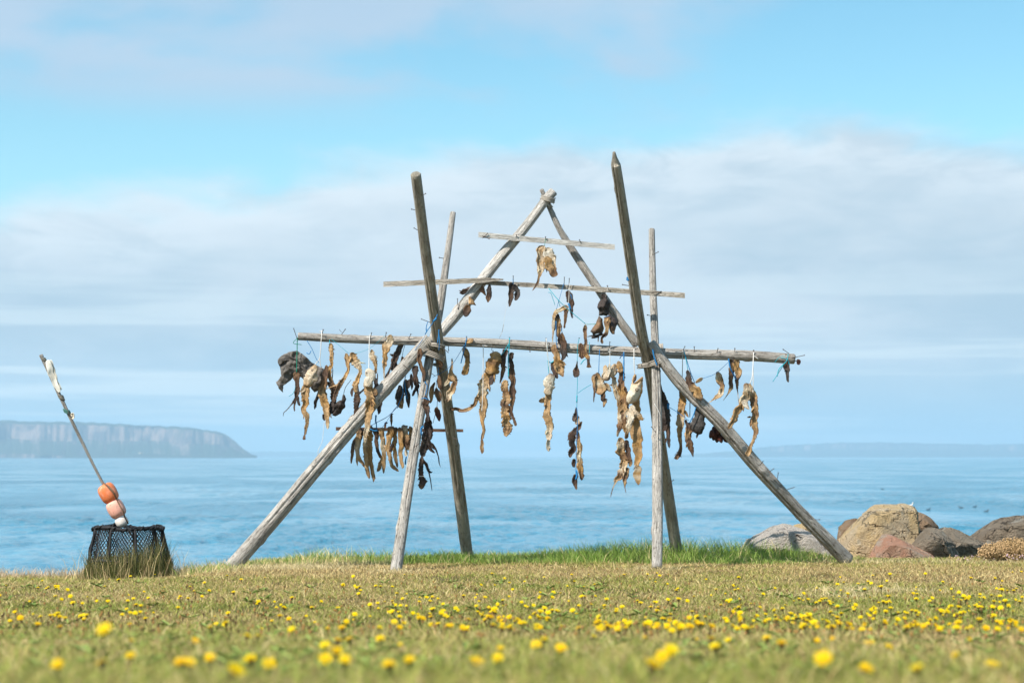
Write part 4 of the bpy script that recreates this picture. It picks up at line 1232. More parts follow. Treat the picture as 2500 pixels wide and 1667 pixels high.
hang('dried_fish', 'golden fish with square open jaw on a thick blue cord', 'dried fish', 15.92,
     strands=[('a', [(330, 225, 60), (328, 300, 60), (335, 370, 66), (345, 440, 72), (358, 520, 74), (362, 600, 60), (360, 690, 56), (380, 770, 66), (390, 850, 50), (380, 920, 28)], 'ONBOBTNBTB', dict(rough=0.4)),
              ('a', [(370, 360, 20), (385, 420, 30), (398, 500, 34), (400, 590, 28), (400, 640, 16)], 'BNDDN')],
     parts=[('head', 's', 'a', [(298, 92, 14), (312, 120, 50), (325, 165, 66), (325, 215, 70), (322, 225, 50)], 'BTOTB', dict(ring=0.06, y=-0.01))],
     cords=[('a', [(362, -2, 0.0), (362, 60), (362, 160), (360, 300)], 'b', -0.02, 2.0), ('a', [(360, 15), (335, 40), (318, 68)], 'n', -0.02, 1.4), ('a', [(362, 300), (364, 460), (368, 640)], 'n', 0.02, 1.2)], eyes=[('a', 322, 160, 10, -0.05)])
hang('dried_fish', 'big golden cod with cream head, gaping mouth and lyre tail hanging highest lit', 'dried fish', 15.88,
     strands=[('a', [(500, 540, 76), (505, 610, 66), (490, 690, 88), (485, 770, 106), (490, 850, 118), (500, 930, 110), (508, 1010, 98), (512, 1090, 78), (508, 1160, 60), (506, 1210, 44)], 'TOTOTTOTOT', dict(ladder=True, rough=0.14, flat=0.4, mott=0.3, ragged=0.08, tw=0.3))],
     parts=[('head', 'f', 'a', [(484, 228), (462, 250), (448, 295), (436, 350), (425, 400), (400, 440), (386, 485), (390, 525), (415, 550), (450, 548), (492, 528), (528, 480), (548, 420), (556, 350), (566, 300), (568, 264), (556, 258), (525, 284), (498, 312), (474, 326), (472, 300), (488, 275), (496, 248)], 'TTPWWP', dict(y=-0.02, bulge=0.055, wave=0.008, thick=0.012, mott=0.22, cell=2.0)),
            ('upper_jaw', 's', 'a', [(562, 266, 14), (530, 290, 26), (498, 318, 24), (470, 332, 10)], 'BOTB', dict(y=-0.05, mott=0.4, rough=0.12, frill=0)),
            ('cheek', 's', 'a', [(548, 300, 16), (545, 370, 34), (535, 440, 40), (510, 500, 30), (480, 535, 10)], 'BOOTT', dict(y=-0.035, mott=0.5, rough=0.12, frill=0, hollow=0.1)),
            ('mouth', 's', 'a', [(484, 240, 16), (478, 280, 26), (470, 318, 12)], 'NND', dict(y=-0.045, mott=0.2, frill=0)),
            ('pectoral_fin', 's', 'a', [(455, 560, 40), (445, 640, 80), (425, 720, 70), (415, 800, 56), (390, 860, 20)], 'WPWPT', dict(flat=0.2, y=-0.05, mott=0.3)),
            ('pectoral_fin', 's', 'a', [(470, 620, 40), (510, 660, 60), (545, 700, 46), (568, 722, 14)], 'PPTT', dict(flat=0.2, y=-0.06, mott=0.2)),
            ('belly_flap', 's', 'a', [(420, 600, 30), (385, 650, 24), (362, 715, 10)], 'TPT', dict(flat=0.3, y=-0.03)),
            ('tail', 's', 'a', [(508, 1200, 44), (508, 1260, 78), (510, 1310, 82), (512, 1370, 50), (515, 1412, 12)], 'TPOPTB', dict(flat=0.16, mott=0.2, rough=0.1, tw=0.2))],
     cords=[('a', [(470, -40, 0.06), (470, 80), (475, 240)], 'w', -0.0, 1.3), ('a', [(490, 130), (512, 150), (505, 175), (500, 160)], 'k', 0, 0.8), ('a', [(455, 65), (485, 70)], 'w', 0, 1.2)], eyes=[('a', 500, 398, 19, -0.082)])
hang('dried_fish', 'shredded brown fish hanging lowest left of the big golden cod, two thread tails', 'dried fish', 15.94,
     strands=[('a', [(345, 910, 50), (325, 950, 84), (330, 1020, 86), (345, 1090, 84), (355, 1160, 80), (352, 1230, 70), (328, 1300, 70), (285, 1345, 50), (262, 1400, 16), (240, 1460, 8), (220, 1540, 5)], 'TPTBTPBTPBB', dict(rough=0.42, ring=0.08)),
              ('a', [(385, 930, 40), (400, 1010, 50), (415, 1090, 50), (425, 1170, 42), (428, 1215, 14)], 'NDNNBT', dict(rough=0.4)), ('a', [(375, 1220, 60), (385, 1300, 56), (370, 1370, 40), (372, 1430, 10), (386, 1500, 4)], 'BTNTBN')],
     cords=[('a', [(385, 850), (380, 920)], 'k', 0, 1.2)])
hang('dried_fish', 'long string of dark pods with a tan strip on turquoise twine, lowest in middle bay', 'dried fish', 15.94,
     strands=[('3', [(1270, 760, 6), (1268, 810, 24), (1258, 850, 46), (1244, 885, 22)], 'DDN'), ('3', [(1292, 840, 20), (1278, 880, 48), (1275, 915, 30)], 'NPN'),
              ('3', [(1322, 885, 8), (1300, 925, 36), (1270, 965, 46), (1235, 1015, 60), (1238, 1065, 54), (1250, 1110, 56), (1225, 1165, 40), (1216, 1200, 20)], 'BNDNDDNN', dict(rough=0.4)),
              ('3', [(1276, 960, 18), (1292, 1040, 34), (1300, 1110, 42), (1295, 1180, 40), (1302, 1240, 44), (1312, 1300, 46), (1316, 1360, 40), (1318, 1398, 10)], 'NBTTPTOBN', dict(ring=0.06)),
              ('3', [(1255, 1210, 30), (1246, 1245, 40), (1255, 1285, 14)], 'DND')],
     cords=[('3', [(1276, 760), (1284, 860), (1278, 1000), (1270, 1200), (1268, 1360)], 'b', -0.035, 1.0), ('3', [(1270, 1310), (1278, 1350), (1268, 1390)], 'b', -0.04, 3.0)])
hang('dried_fish', 'small dark tuft tied at the very bottom of the turquoise twine', 'dried fish', 15.94,
     strands=[('3', [(1275, 1345, 30), (1256, 1390, 42), (1268, 1430, 34), (1272, 1478, 16)], 'NDNB')])

# ---- right of the right posts
hang('dried_fish', 'long black fish hanging close behind the right upright post', 'dried fish', 15.98,
     strands=[('5', [(225, 560, 10), (232, 630, 30), (250, 700, 60), (262, 770, 78), (265, 840, 72), (258, 910, 62), (240, 975, 30)], 'NDDGDDN', dict(rough=0.35)), ('5', [(285, 800, 30), (285, 900, 36), (290, 980, 38), (292, 1050, 32), (300, 1118, 8)], 'DDNDG'), ('5', [(272, 1030, 22), (268, 1075, 10)], 'DN')],
     cords=[('5', [(225, 440, -0.02), (215, 520), (228, 580)], 'k', 0, 0.9), ('5', [(290, 730), (290, 780)], 'b', -0.04, 3.0), ('5', [(295, 760), (370, 805), (470, 880)], 'b', -0.02, 0.9)])
hang('dried_fish', 'golden fish with forked tail hanging behind the top of the right brace', 'dried fish', 16.03,
     strands=[('5', [(408, 600, 30), (405, 650, 50), (420, 710, 66), (408, 780, 60), (400, 840, 64), (405, 900, 56), (388, 970, 44), (388, 1040, 30), (396, 1090, 24), (398, 1120, 28), (378, 1180, 36), (358, 1218, 30)], 'BTOTTPTTTBNB', dict(ladder=True)), ('5', [(430, 790, 26), (455, 830, 16), (468, 850, 5)], 'TB'), ('5', [(380, 860, 24), (366, 900, 22), (372, 925, 8)], 'TPT'),
              ('5', [(440, 870, 24), (448, 900, 22), (446, 922, 8)], 'DDD')],
     cords=[('5', [(416, 270, -0.085), (414, 400, -0.03), (412, 520, 0.0), (410, 620, 0.0)], 'w', 0, 1.3), ('5', [(360, 285, -0.08), (412, 283, -0.08)], 'w', 0, 1.2), ('5', [(480, 700), (478, 850)], 'k', 0, 1.3)])
hang('dried_fish', 'dark and tan fish lying over the right brace below its lashing', 'dried fish', 15.87,
     strands=[('5', [(455, 440, 20), (468, 490, 46), (475, 550, 50), (500, 590, 60), (540, 630, 66), (560, 670, 58), (578, 705, 16)], 'DGNNTOTN', dict(rough=0.4))],
     cords=[('5', [(425, 265, 0.03), (445, 350), (462, 440)], 't', 0, 1.0), ('5', [(425, 265, 0.03), (475, 430), (520, 550)], 'b', 0.03, 1.2), ('5', [(270, 330, 0.05), (345, 440, 0.05), (430, 550, 0.05)], 'b', 0, 1.0)])
hang('dried_fish', 'small tan finger of fish on a slanting thread above the right brace', 'dried fish', 15.9,
     strands=[('5', [(528, 552, 14), (550, 530, 26), (575, 518, 28), (594, 510, 10)], 'BTTP')], cords=[('5', [(592, 512), (700, 470), (810, 375)], 'b', 0.03, 0.7)])
hang('dried_fish', 'plump slate grey fish with ragged tail under the right brace', 'dried fish', 15.98,
     strands=[('5', [(555, 765, 24), (552, 810, 70), (550, 870, 100), (545, 930, 118), (555, 975, 90), (552, 1000, 40)], 'GGGGD', dict(mott=0.3, rough=0.12, flat=0.7, hollow=0.1)), ('5', [(490, 900, 50), (465, 960, 60), (462, 1020, 52), (478, 1080, 54), (490, 1130, 36), (508, 1195, 8)], 'DNTNBNG', dict(rough=0.4)), ('5', [(548, 990, 22), (540, 1020, 16), (536, 1032, 6)], 'DD')],
     cords=[('5', [(535, 750), (510, 830), (475, 900)], 'b', -0.06, 1.6)])
hang('dried_fish', 'curved tan fish with thread tail hanging alone in the right end bay', 'dried fish', 15.95,
     strands=[('5', [(710, 455, 16), (728, 480, 46), (740, 520, 58), (758, 565, 40), (760, 610, 34), (742, 650, 44), (712, 672, 36), (690, 690, 16), (655, 715, 8), (615, 742, 5)], 'TPTBTPTTPP')])
hang('dried_fish', 'two stranded brown fish tied flat under the ridge pole with blue twine', 'dried fish', 15.98,
     strands=[('5', [(838, 350, 50), (842, 410, 52), (836, 480, 42), (838, 540, 34), (832, 600, 26), (808, 650, 10), (768, 706, 4)], 'NTNBNTTP'), ('5', [(888, 350, 52), (884, 410, 52), (900, 470, 50), (890, 530, 36), (888, 575, 18), (896, 640, 7), (902, 730, 4)], 'TOTNBNPP')],
     cords=[('5', [(815, 340), (830, 420), (860, 480), (880, 520)], 'b', -0.035, 2.2)])
hang('dried_fish', 'golden fish slanting left, one of the pair on the right white cord', 'dried fish', 15.86,
     strands=[('5', [(965, 552, 40), (972, 600, 54), (968, 660, 70), (940, 710, 66), (915, 765, 62), (880, 820, 54), (855, 870, 48), (828, 925, 36), (812, 952, 16)], 'BPTPTTTTTB', dict(ladder=True))],
     parts=[('fin', 's', '5', [(945, 700, 44), (970, 745, 40), (996, 782, 10)], 'PWP', dict(flat=0.2, y=-0.02))],
     cords=[('5', [(1033, 285, 0.09), (1028, 400, 0.03), (1020, 500), (1000, 560)], 'w', 0, 1.4), ('5', [(1030, 310, 0.08), (1075, 345, 0.08)], 'w', 0, 1.4)])
hang('dried_fish', 'brown gold fish hanging straight with its tail on the brace, right of the pair', 'dried fish', 15.90,
     strands=[('5', [(995, 555, 22), (1012, 610, 50), (1030, 670, 62), (1045, 740, 58), (1050, 800, 56), (1042, 860, 56), (1045, 920, 46), (1055, 970, 40), (1040, 1020, 26), (1020, 1075, 24), (998, 1125, 34), (986, 1165, 40), (984, 1190, 20)], 'TPTBTBTTBTTTT', dict(ladder=True)), ('5', [(1010, 845, 20), (976, 852, 8)], 'BB'), ('5', [(1015, 860, 24), (1005, 910, 18), (1008, 935, 6)], 'BB')],
     cords=[('5', [(1028, 400, 0.0), (1030, 500), (1028, 640)], 'w', -0.01, 1.2)])
_ring = ((665, 995, 46, 80, 0.35), (692, 1012, 44, 84, 0.25), (722, 1030, 46, 84, 0.2), (750, 1036, 40, 76, -0.1), (790, 1040, 44, 70, -0.5), (690, 960, 50, 66, -0.3), (730, 975, 50, 70, 0.2))
mbp = []
for i_, (u, v, w_, h_, a_) in enumerate(_ring):
    du, dv = math.sin(a_) * h_ / 2, math.cos(a_) * h_ / 2
    mbp.append(('5', [(u + du, v - dv, w_ * 0.5), (u + du * .4, v - dv * .4, w_), (u - du * .3, v + dv * .3, w_), (u - du, v + dv, w_ * 0.4)], 'DRRD', dict(hollow=0.0, flat=0.8, rough=0.08, mott=0.3, ragged=0.02, y=0.02 * (i_ % 3))))
hang('dried_pod_cluster', 'cluster of glossy dark red pods tucked behind the right brace', 'dried pods', 16.06, strands=mbp)
hang('dried_fish', 'small grey fish tail with turquoise twine at the right end of the ridge pole', 'dried fish', 15.93,
     strands=[('5', [(1318, 350, 20), (1318, 390, 44), (1325, 430, 46), (1328, 480, 26), (1330, 520, 22), (1338, 545, 14)], 'GNGDG')],
     cords=[('5', [(1335, 300, 0.0), (1320, 360), (1255, 430), (1238, 495)], 't', -0.01, 1.4), ('5', [(1215, 375), (1260, 325), (1310, 315)], 't', 0, 0.8), ('5', [(1290, 400), (1240, 480), (1200, 540)], 't', 0, 1.0), ('5', [(1270, 330), (1330, 350), (1345, 400)], 't', 0, 1.2)])
hang('dried_pod', 'tiny dark red pod on a nail beyond the right end of the ridge pole', 'dried pod', 15.98,
     strands=[('5', [(1412, 345, 24), (1420, 370, 38), (1428, 395, 18)], 'DRD', dict(flat=0.8))], cords=[('5', [(1380, 362, 0.0), (1412, 358)], 'k', 0, 1.2)])

# loose twine on the posts
for cr, pts, cc, Y, r in (('2', [(600, 1310), (560, 1380), (525, 1430), (490, 1480)], 'b', 15.62, 1.2), ('2', [(560, 1370), (575, 1360), (590, 1340)], 'b', 15.60, 3.0), ('2', [(515, 1370), (500, 1430), (505, 1470)], 'b', 15.66, 1.2),
                          ('2', [(612, 1440), (608, 1500), (600, 1560)], 'b', 15.66, 1.6), ('1', [(1500, 90), (1508, 180), (1502, 270)], 'b', 15.76, 1.3), ('4', [(820, 130), (835, 150), (815, 150), (840, 160)], 'b', 15.42, 2.6),
                          ('4', [(1045, 755), (1060, 830), (1085, 900)], 'b', 15.86, 2.2), ('1', [(1400, 80), (1370, 160), (1290, 270)], 'b', 15.86, 0.8), ('1', [(355, 185), (395, 250), (440, 350), (470, 380)], 'b', 15.93, 0.9),
                          ('1', [(350, 290), (375, 300), (390, 270)], 'b', 15.93, 1.2), ('1', [(1140, 760), (1060, 840), (970, 890), (905, 925)], 'n', 16.2, 1.0), ('1', [(1140, 750), (1100, 800), (1040, 900), (1000, 945)], 'n', 16.3, 0.7),
                          ('9', [(245, 770), (290, 790), (330, 788)], 'b', 16.40, 1.8), ('1', [(1440, 470), (1470, 490)], 'k', 15.9, 0.8), ('4', [(1060, 1230), (1095, 1290), (1115, 1340)], 'w', 15.72, 1.2),
                          ('3', [(640, 40), (625, 110), (602, 160)], 'k', 15.99, 0.5), ('1', [(635, 85), (655, 110)], 'k', 15.98, 0.6)):
    cord(rack, cr, pts, cc, Y, r, name='twine', seed=pts[0][0])

# ------------------------------------------------------------------ creel and marker pole
CR6 = (50, 840, 2.704)


def p6(u, v):
    return CR6[0] + u / CR6[2], CR6[1] + v / CR6[2]


PY = 15.35
cb = at(316, 1392, PY)
cb.z = float(ground_z(cb.x, PY)) - 0.01
pot = empty('creel', cb)
tag(pot, 'black netted creel overgrown with grass at the left edge of the bank', 'creel')
RB, RT, PH = 107 * mpp(PY), 80 * mpp(PY), 130 * mpp(PY)


def pr(t):
    return RB + (RT - RB) * (t ** 1.3)


def pp_(t, a, rr=0.0):
    r = (pr(t) + rr) * (1 + 0.05 * t * noise.noise(Vector((math.cos(a) * 1.3, math.sin(a) * 1.3, 2.2))) + 0.03 * noise.noise(Vector((math.cos(a) * 2.5, math.sin(a) * 2.5, t * 2))))
    lift = 0.035 * t * noise.noise(Vector((math.cos(a) * 1.6, math.sin(a) * 1.6, 7.7)))
    return Vector((cb.x + r * math.cos(a) + (-0.015 * t), cb.y + r * 0.95 * math.sin(a), cb.z + t * PH + lift))


for t_, r_, nm in ((0.02, 0.013, 'base_ring'), (0.40, 0.008, 'hoop'), (1.0, 0.014, 'top_ring')):
    mb = MB()
    tube(mb, [pp_(t_ + 0.012 * noise.noise(Vector((k * 0.4, t_, 0))), 2 * math.pi * k / 40) for k in range(41)], [r_ * (1 + 0.25 * noise.noise(Vector((k * 1.1, 3, t_)))) for k in range(41)], 7)
    mb.build(nm, M['black_net'], pot)
for k in range(9):
    mb = MB()
    a = 2 * math.pi * (k + 0.3) / 9
    tube(mb, [pp_(q / 8, a + 0.03 * noise.noise(Vector((q * .5, k, 1)))) for q in range(9)], 0.011, 6)
    mb.build('rib', M['black_net'], pot)
mb = MB()
NL = 72
for sgn in (-1, 1):
    for k in range(NL):
        path = []
        for q in range(15):
            t_ = q / 14
            a = 2 * math.pi * k / NL + sgn * t_ * 0.95
            sag = -0.04 * (0.5 + 0.5 * math.cos(9 * (a - 0.2))) * math.sin(math.pi * t_) + 0.018 * noise.noise(Vector((a * 4, t_ * 4, 2)))
            path.append(pp_(t_, a + 0.02 * noise.noise(Vector((k, q * .6, 4))), sag))
        tube(mb, path, 0.0031, 3, cap=False)
for k in range(26):          # the net across the top and loose ends
    a, b = random.uniform(0, 6.28), random.uniform(0, 6.28)
    p, q = pp_(1.0, a), pp_(1.0, b)
    tube(mb, [p, (p + q) / 2 - Vector((0, 0, 0.02)), q], 0.0026, 3, cap=False)
tag(mb.build('netting', M['black_net'], pot), kind='stuff')
mb = MB()
for k in range(12):           # rope wound round the rim
    a0 = 0.53 * k
    tube(mb, [pp_(1.0 + 0.03 * math.sin(q * 1.3 + k), a0 + q * 0.07, 0.022 * math.cos(q * 1.3 + k)) + Vector((0, 0, 0.006 * math.sin(q * 1.7))) for q in range(14)], 0.006, 5)
mb.build('rim_rope', M['black_net'], pot)

mk0 = at(*p6(712, 1215), 15.22)
marker = empty('marker_pole', mk0)
tag(marker, 'leaning thin marker pole with rolled flag and three floats stuck into the creel', 'marker pole')
poly = [(135, 72, 10.0), (160, 125, 9.0), (262, 345, 8.5), (400, 632, 7.2), (545, 920, 6.6), (700, 1200, 6.6), (730, 1260, 6.6)]
MBp = pole('pole', [(*p6(u, v), 15.20, w_) for u, v, w_ in poly], M['wood_grey'], 21, crack=1, K=12, step=5, knots=8, parent=marker)
mb = MB()
CRP['6'] = CR6
PALX = {'f': (0.80, 0.76, 0.66), 'h': (0.62, 0.57, 0.47)}
PAL.update(PALX)
strand(mb, '6', [(180, 105, 34), (190, 150, 40), (205, 200, 36), (222, 245, 34), (245, 290, 32), (258, 318, 18)], 'ffhff', 15.17, 77, flat=0.5, rough=0.08, mott=0.10, tw=0.3, ragged=0.04, frill=0)
strand(mb, '6', [(200, 102, 10), (205, 130, 18), (222, 190, 26), (238, 245, 18), (272, 300, 12)], 'fhhf', 15.18, 78, flat=0.25, rough=0.15, mott=0.12, tw=0.5, ragged=0.12, frill=0)
tag(mb.build('flag', M['cloth'], marker), label='rolled cream flag at the top of the leaning pole')
for (u, v, w_, n_) in ((150, 90, 9, 2), (262, 335, 11, 3), (302, 432, 13, 3)):
    mb = MB()
    x0, y0 = p6(u, v)
    path = []
    for q in range(n_ * 12 + 1):
        a = q / 12 * 6.283
        path.append(at(x0 + w_ * 0.6 * math.cos(a) + q * 0.12, y0 + q * 0.28 + w_ * 0.2 * math.cos(a), 15.20 + 0.02 * math.sin(a)))
    tube(mb, path, 0.006, 5, (0.08, 0.20, 0.17) if v > 400 else (0.22, 0.2, 0.16))
    mb.build('twine_wrap', M['cord'], marker)
mb = MB()
strand(mb, '6', [(330, 470, 10), (344, 462, 24), (346, 482, 20), (340, 495, 8)], 'WW', 15.17, 79, mott=0.1)
strand(mb, '6', [(312, 440, 8), (325, 470, 10), (340, 480, 8)], 'G', 15.17, 80)
mb.build('paper_scrap', M['cloth'], marker)

m, nt = new_mat('weathered_float')
a_ = attr(nt, 'Col').outputs['Color']
g_ = attr(nt, 'gr').outputs['Vector']
n1 = nt.noise(g_, 14, 5, 0.6)
n2 = nt.noise(g_, 90, 4, 0.6)
c = nt.mix(nt.step(n1, 0.4, 0.7, 0, 0.6), a_, nt.mix(0.5, a_, (0.85, 0.55, 0.42)))
c = nt.mix(nt.step(n2, 0.58, 0.68, 0, 0.75), c, (0.22, 0.11, 0.07))
c = nt.mix(nt.step(nt.noise(g_, 30, 5, 0.7, 1.0), 0.58, 0.66, 0, 0.55), c, (0.88, 0.66, 0.54))
finish(nt, c, 0.55, nt.bump(n2, 0.3, 0.006), 0.3)
M['float'] = m
ax = Vector((155, 0, -270)).normalized()        # down the pole
sx = Vector((-ax.z, 0, ax.x))


def float_(u, v, wpx, lpx, col, prof, name, label):
    mb = MB()
    c0 = at(*p6(u, v), 15.19)
    K = 26
    vs, fs, gr = [], [], []
    for j, (t_, r_) in enumerate(prof):
        for k in range(K):
            a = 2 * math.pi * k / K
            r = r_ * wpx / CR6[2] / 2 * mpp(15.2) * (1 + 0.02 * noise.noise(Vector((math.cos(a) * 2, math.sin(a) * 2, t_ * 3 + u))))
            p = c0 + ax * (t_ * lpx / CR6[2] / 2 * mpp(15.2)) + sx * math.cos(a) * r + Vector((0, 1, 0)) * math.sin(a) * r
            vs.append(p)
            gr.append(tuple(p - c0))
    for j in range(len(prof) - 1):
        for k in range(K):
            k2 = (k + 1) % K
            fs.append((j * K + k, j * K + k2, (j + 1) * K + k2, (j + 1) * K + k))
    mb.add(vs, fs, [col] * len(vs), gr)
    ob = mb.build(name, M['float'], marker)
    ob['label'] = label
    return ob


barrel = [(-1.0, 0.10), (-0.99, 0.35), (-0.95, 0.60), (-0.84, 0.80), (-0.62, 0.93), (-0.3, 0.99), (0, 1.0), (0.3, 0.985), (0.62, 0.93), (0.84, 0.79), (0.95, 0.58), (0.99, 0.33), (1.0, 0.10)]
float_(580, 983, 118, 130, (0.80, 0.20, 0.065), barrel, 'float', 'bright orange upper float')
float_(632, 1086, 114, 122, (0.82, 0.40, 0.30), barrel, 'float', 'faded pink middle float')
float_(668, 1168, 84, 70, (0.80, 0.76, 0.70), barrel, 'float', 'white lowest float sunk behind the creel rim')
mb = MB()
path = [at(*p6(u, v), yy_) for u, v, yy_ in ((548, 915, 15.17), (590, 945, 15.04), (618, 985, 15.02), (636, 1025, 15.06), (662, 1075, 15.03), (682, 1110, 15.03), (688, 1140, 15.07), (712, 1185, 15.08))]
S = spline([tuple(p) for p in path], 0.02)
tube(mb, [Vector(q) for q in S], 0.006, 5, (0.20, 0.12, 0.07))
mb.build('float_line', M['cord'], marker)

# ------------------------------------------------------------------ boulders
R7 = (1750, 1180, 3.136)


def rock_mat(name, base, alt, lich, dark, band=0.0):
    m, nt = new_mat(name)
    o = nt.n('ShaderNodeTexCoord').outputs['Object']
    n1 = nt.noise(o, 3.5, 6, 0.6, 0.6)
    n2 = nt.noise(o, 14, 6, 0.65, 0.3)
    n3 = nt.noise(o, 55, 5, 0.7)
    c = nt.mix(nt.step(n1, 0.36, 0.64), base, alt)
    c = nt.mix(nt.step(n2, 0.55, 0.70, 0, 0.6), c, lich)
    c = nt.mix(nt.step(n3, 0.58, 0.72, 0, 0.55), c, dark)
    ck = nt.step(nt.math('ABSOLUTE', nt.math('SUBTRACT', nt.noise(nt.vmul(o, (1.0, 1.0, 1.7)), 1.9, 4, 0.55, 0.8), 0.5)), 0.0, 0.014, 1.0, 0.0)
    c = nt.mix(nt.math('MULTIPLY', ck, 0.7), c, dark)
    n4 = nt.noise(o, 8, 3, 0.5)
    c = nt.mix(nt.step(n4, 0.60, 0.66, 0, 0.35), c, (0.62, 0.60, 0.52))
    h = nt.math('SUBTRACT', nt.math('ADD', n3, nt.math('MULTIPLY', n2, 1.5)), ck)
    finish(nt, c, 0.9, nt.bump(h, 1.0, 0.08), 0.15)
    return m


def boulder(label, outline, mat, Yc, dp, seed, front=None, chips=14, amp=0.03, hsz=0.55):
    bm = bmesh.new()
    P = [(R7[0] + u / R7[2], R7[1] + v / R7[2]) for u, v in outline]
    cx = sum(p[0] for p in P) / len(P)
    cy = sum(p[1] for p in P) / len(P)
    rng = random.Random(seed)
    for (x, y) in P:
        bm.verts.new(at(x, y, Yc + rng.uniform(-.06, .06)))
        bm.verts.new(at(cx + (x - cx) * 0.62, cy + (y - cy) * 0.6 + 3, Yc + dp * rng.uniform(.8, 1.1)))
    if front:
        for (u, v, d) in front:
            bm.verts.new(at(R7[0] + u / R7[2], R7[1] + v / R7[2], Yc - d))
    else:
        for (x, y) in P:
            bm.verts.new(at(cx + (x - cx) * hsz, cy + (y - cy) * (hsz - .05) + 4, Yc - dp * rng.uniform(.75, 1.05)))
    for x in (-0.55, 0.55):
        for s in (-0.5, 0.5):
            q = at(cx + x * (max(p[0] for p in P) - min(p[0] for p in P)), max(p[1] for p in P) + 25, Yc + s * dp)
            bm.verts.new(q)
    r = bmesh.ops.convex_hull(bm, input=bm.verts)
    bmesh.ops.delete(bm, geom=list({g for g in r['geom_interior'] + r['geom_unused'] if isinstance(g, bmesh.types.BMVert)}), context='VERTS')
    cen = sum((v.co for v in bm.verts), Vector()) / len(bm.verts)
    for _c in range(chips):                              # chipped planes
        dirv = Vector((rng.gauss(0, 1), rng.gauss(-0.5, 0.9), rng.gauss(0.25, 0.9))).normalized()
        sup = max((v.co - cen).dot(dirv) for v in bm.verts)
        pl = cen + dirv * sup * rng.uniform(0.90, 0.965)
        gg_ = bmesh.ops.bisect_plane(bm, geom=list(bm.verts) + list(bm.edges) + list(bm.faces), plane_co=pl, plane_no=dirv, clear_outer=True)
        ed_ = [g for g in gg_['geom_cut'] if isinstance(g, bmesh.types.BMEdge)]
        if ed_:
            bmesh.ops.contextual_create(bm, geom=ed_)
    bmesh.ops.triangulate(bm, faces=bm.faces)
    for it in range(6):
        es = [e for e in bm.edges if e.calc_length() > 0.055]
        if not es or len(bm.faces) > 16000:
            break
        bmesh.ops.subdivide_edges(bm, edges=es, cuts=1, use_grid_fill=False)
        bmesh.ops.triangulate(bm, faces=bm.faces)
    bm.normal_update()
    for v in bm.verts:
        q = v.co * 1.0 + Vector((seed * 3.1, 0, 0))
        d = noise.fractal(q * 3.4, 1.0, 2.1, 5) * amp * 0.75
        d += (0.25 - abs(noise.noise(q * 6))) * amp * 0.7
        cr_ = noise.noise(Vector((q.x * 1.4 + q.z * 2.2, q.y * 1.2, q.z * 0.9)) * 1.6)
        d -= 0.55 * amp * math.exp(-(cr_ / 0.035) ** 2)
        v.co += v.normal * d
    mb = MB()
    bm.verts.ensure_lookup_table()
    mb.add([v.co.copy() for v in bm.verts], [tuple(q.index for q in f.verts) for f in bm.faces])
    bm.free()
    ob = mb.build('boulder', mat)
    ob.data.set_sharp_from_angle(angle=math.radians(26))
    tag(ob, label, 'boulder', 'boulders along the shore')
    return ob


rm_tan = rock_mat('tan_stone', (0.800, 0.571, 0.292), (0.745, 0.583, 0.384), (0.596, 0.422, 0.212), (0.248, 0.186, 0.124))
rm_red = rock_mat('red_stone', (0.646, 0.339, 0.226), (0.581, 0.436, 0.323), (0.646, 0.210, 0.138), (0.323, 0.210, 0.161))
rm_pale = rock_mat('pale_stone', (0.800, 0.703, 0.606), (0.711, 0.622, 0.532), (0.613, 0.532, 0.453), (0.388, 0.323, 0.274))
rm_dark = rock_mat('dark_stone', (0.323, 0.267, 0.202), (0.420, 0.339, 0.251), (0.242, 0.193, 0.146), (0.130, 0.106, 0.081))
rm_brown = rock_mat('brown_stone', (0.436, 0.298, 0.186), (0.355, 0.242, 0.161), (0.258, 0.177, 0.122), (0.146, 0.106, 0.081))
boulder('large tan angular boulder, tallest of the shore rocks', [(938, 430), (1000, 355), (1080, 268), (1210, 166), (1270, 154), (1440, 158), (1505, 175), (1534, 222), (1526, 275), (1470, 345), (1400, 385), (1240, 470), (1120, 560), (1000, 570)],
        rm_tan, 18.3, 0.75, 1, front=[(1235, 235, .50), (1520, 228, .30), (1265, 385, .30), (1010, 470, .55), (1080, 560, .55), (1200, 300, .55), (1380, 390, .05), (1000, 400, .35)], amp=0.024)
boulder('reddish triangular boulder in front of the tan boulder', [(1160, 575), (1210, 468), (1275, 388), (1335, 400), (1420, 438), (1530, 488), (1640, 548), (1700, 600), (1690, 630), (1160, 630)], rm_red, 17.75, 0.38, 2, amp=0.022)
boulder('pale grey broad boulder behind the foot of the right brace', [(180, 500), (230, 430), (330, 388), (430, 323), (500, 308), (580, 318), (640, 348), (740, 368), (850, 405), (920, 500), (945, 560), (600, 600), (190, 600)], rm_pale, 18.0, 0.5, 3, amp=0.02, hsz=0.72)
boulder('small tan boulder peeping over the pale grey boulder', [(585, 322), (650, 308), (695, 296), (745, 325), (790, 400), (780, 460), (600, 460)], rm_tan, 18.9, 0.35, 4)
boulder('dark brown boulder behind the left side of the tan boulder', [(922, 410), (938, 335), (980, 285), (1030, 268), (1070, 274), (1100, 330), (1080, 460), (930, 470)], rm_brown, 19.0, 0.35, 5)
boulder('brown boulder behind the right side of the tan boulder', [(1500, 250), (1545, 224), (1600, 236), (1660, 278), (1694, 325), (1690, 400), (1500, 420)], rm_brown, 19.1, 0.45, 6)
boulder('dark grey boulder right of the reddish boulder', [(1450, 450), (1550, 350), (1620, 328), (1720, 348), (1785, 408), (1840, 460), (1850, 560), (1700, 620), (1500, 600)], rm_dark, 18.1, 0.4, 7)
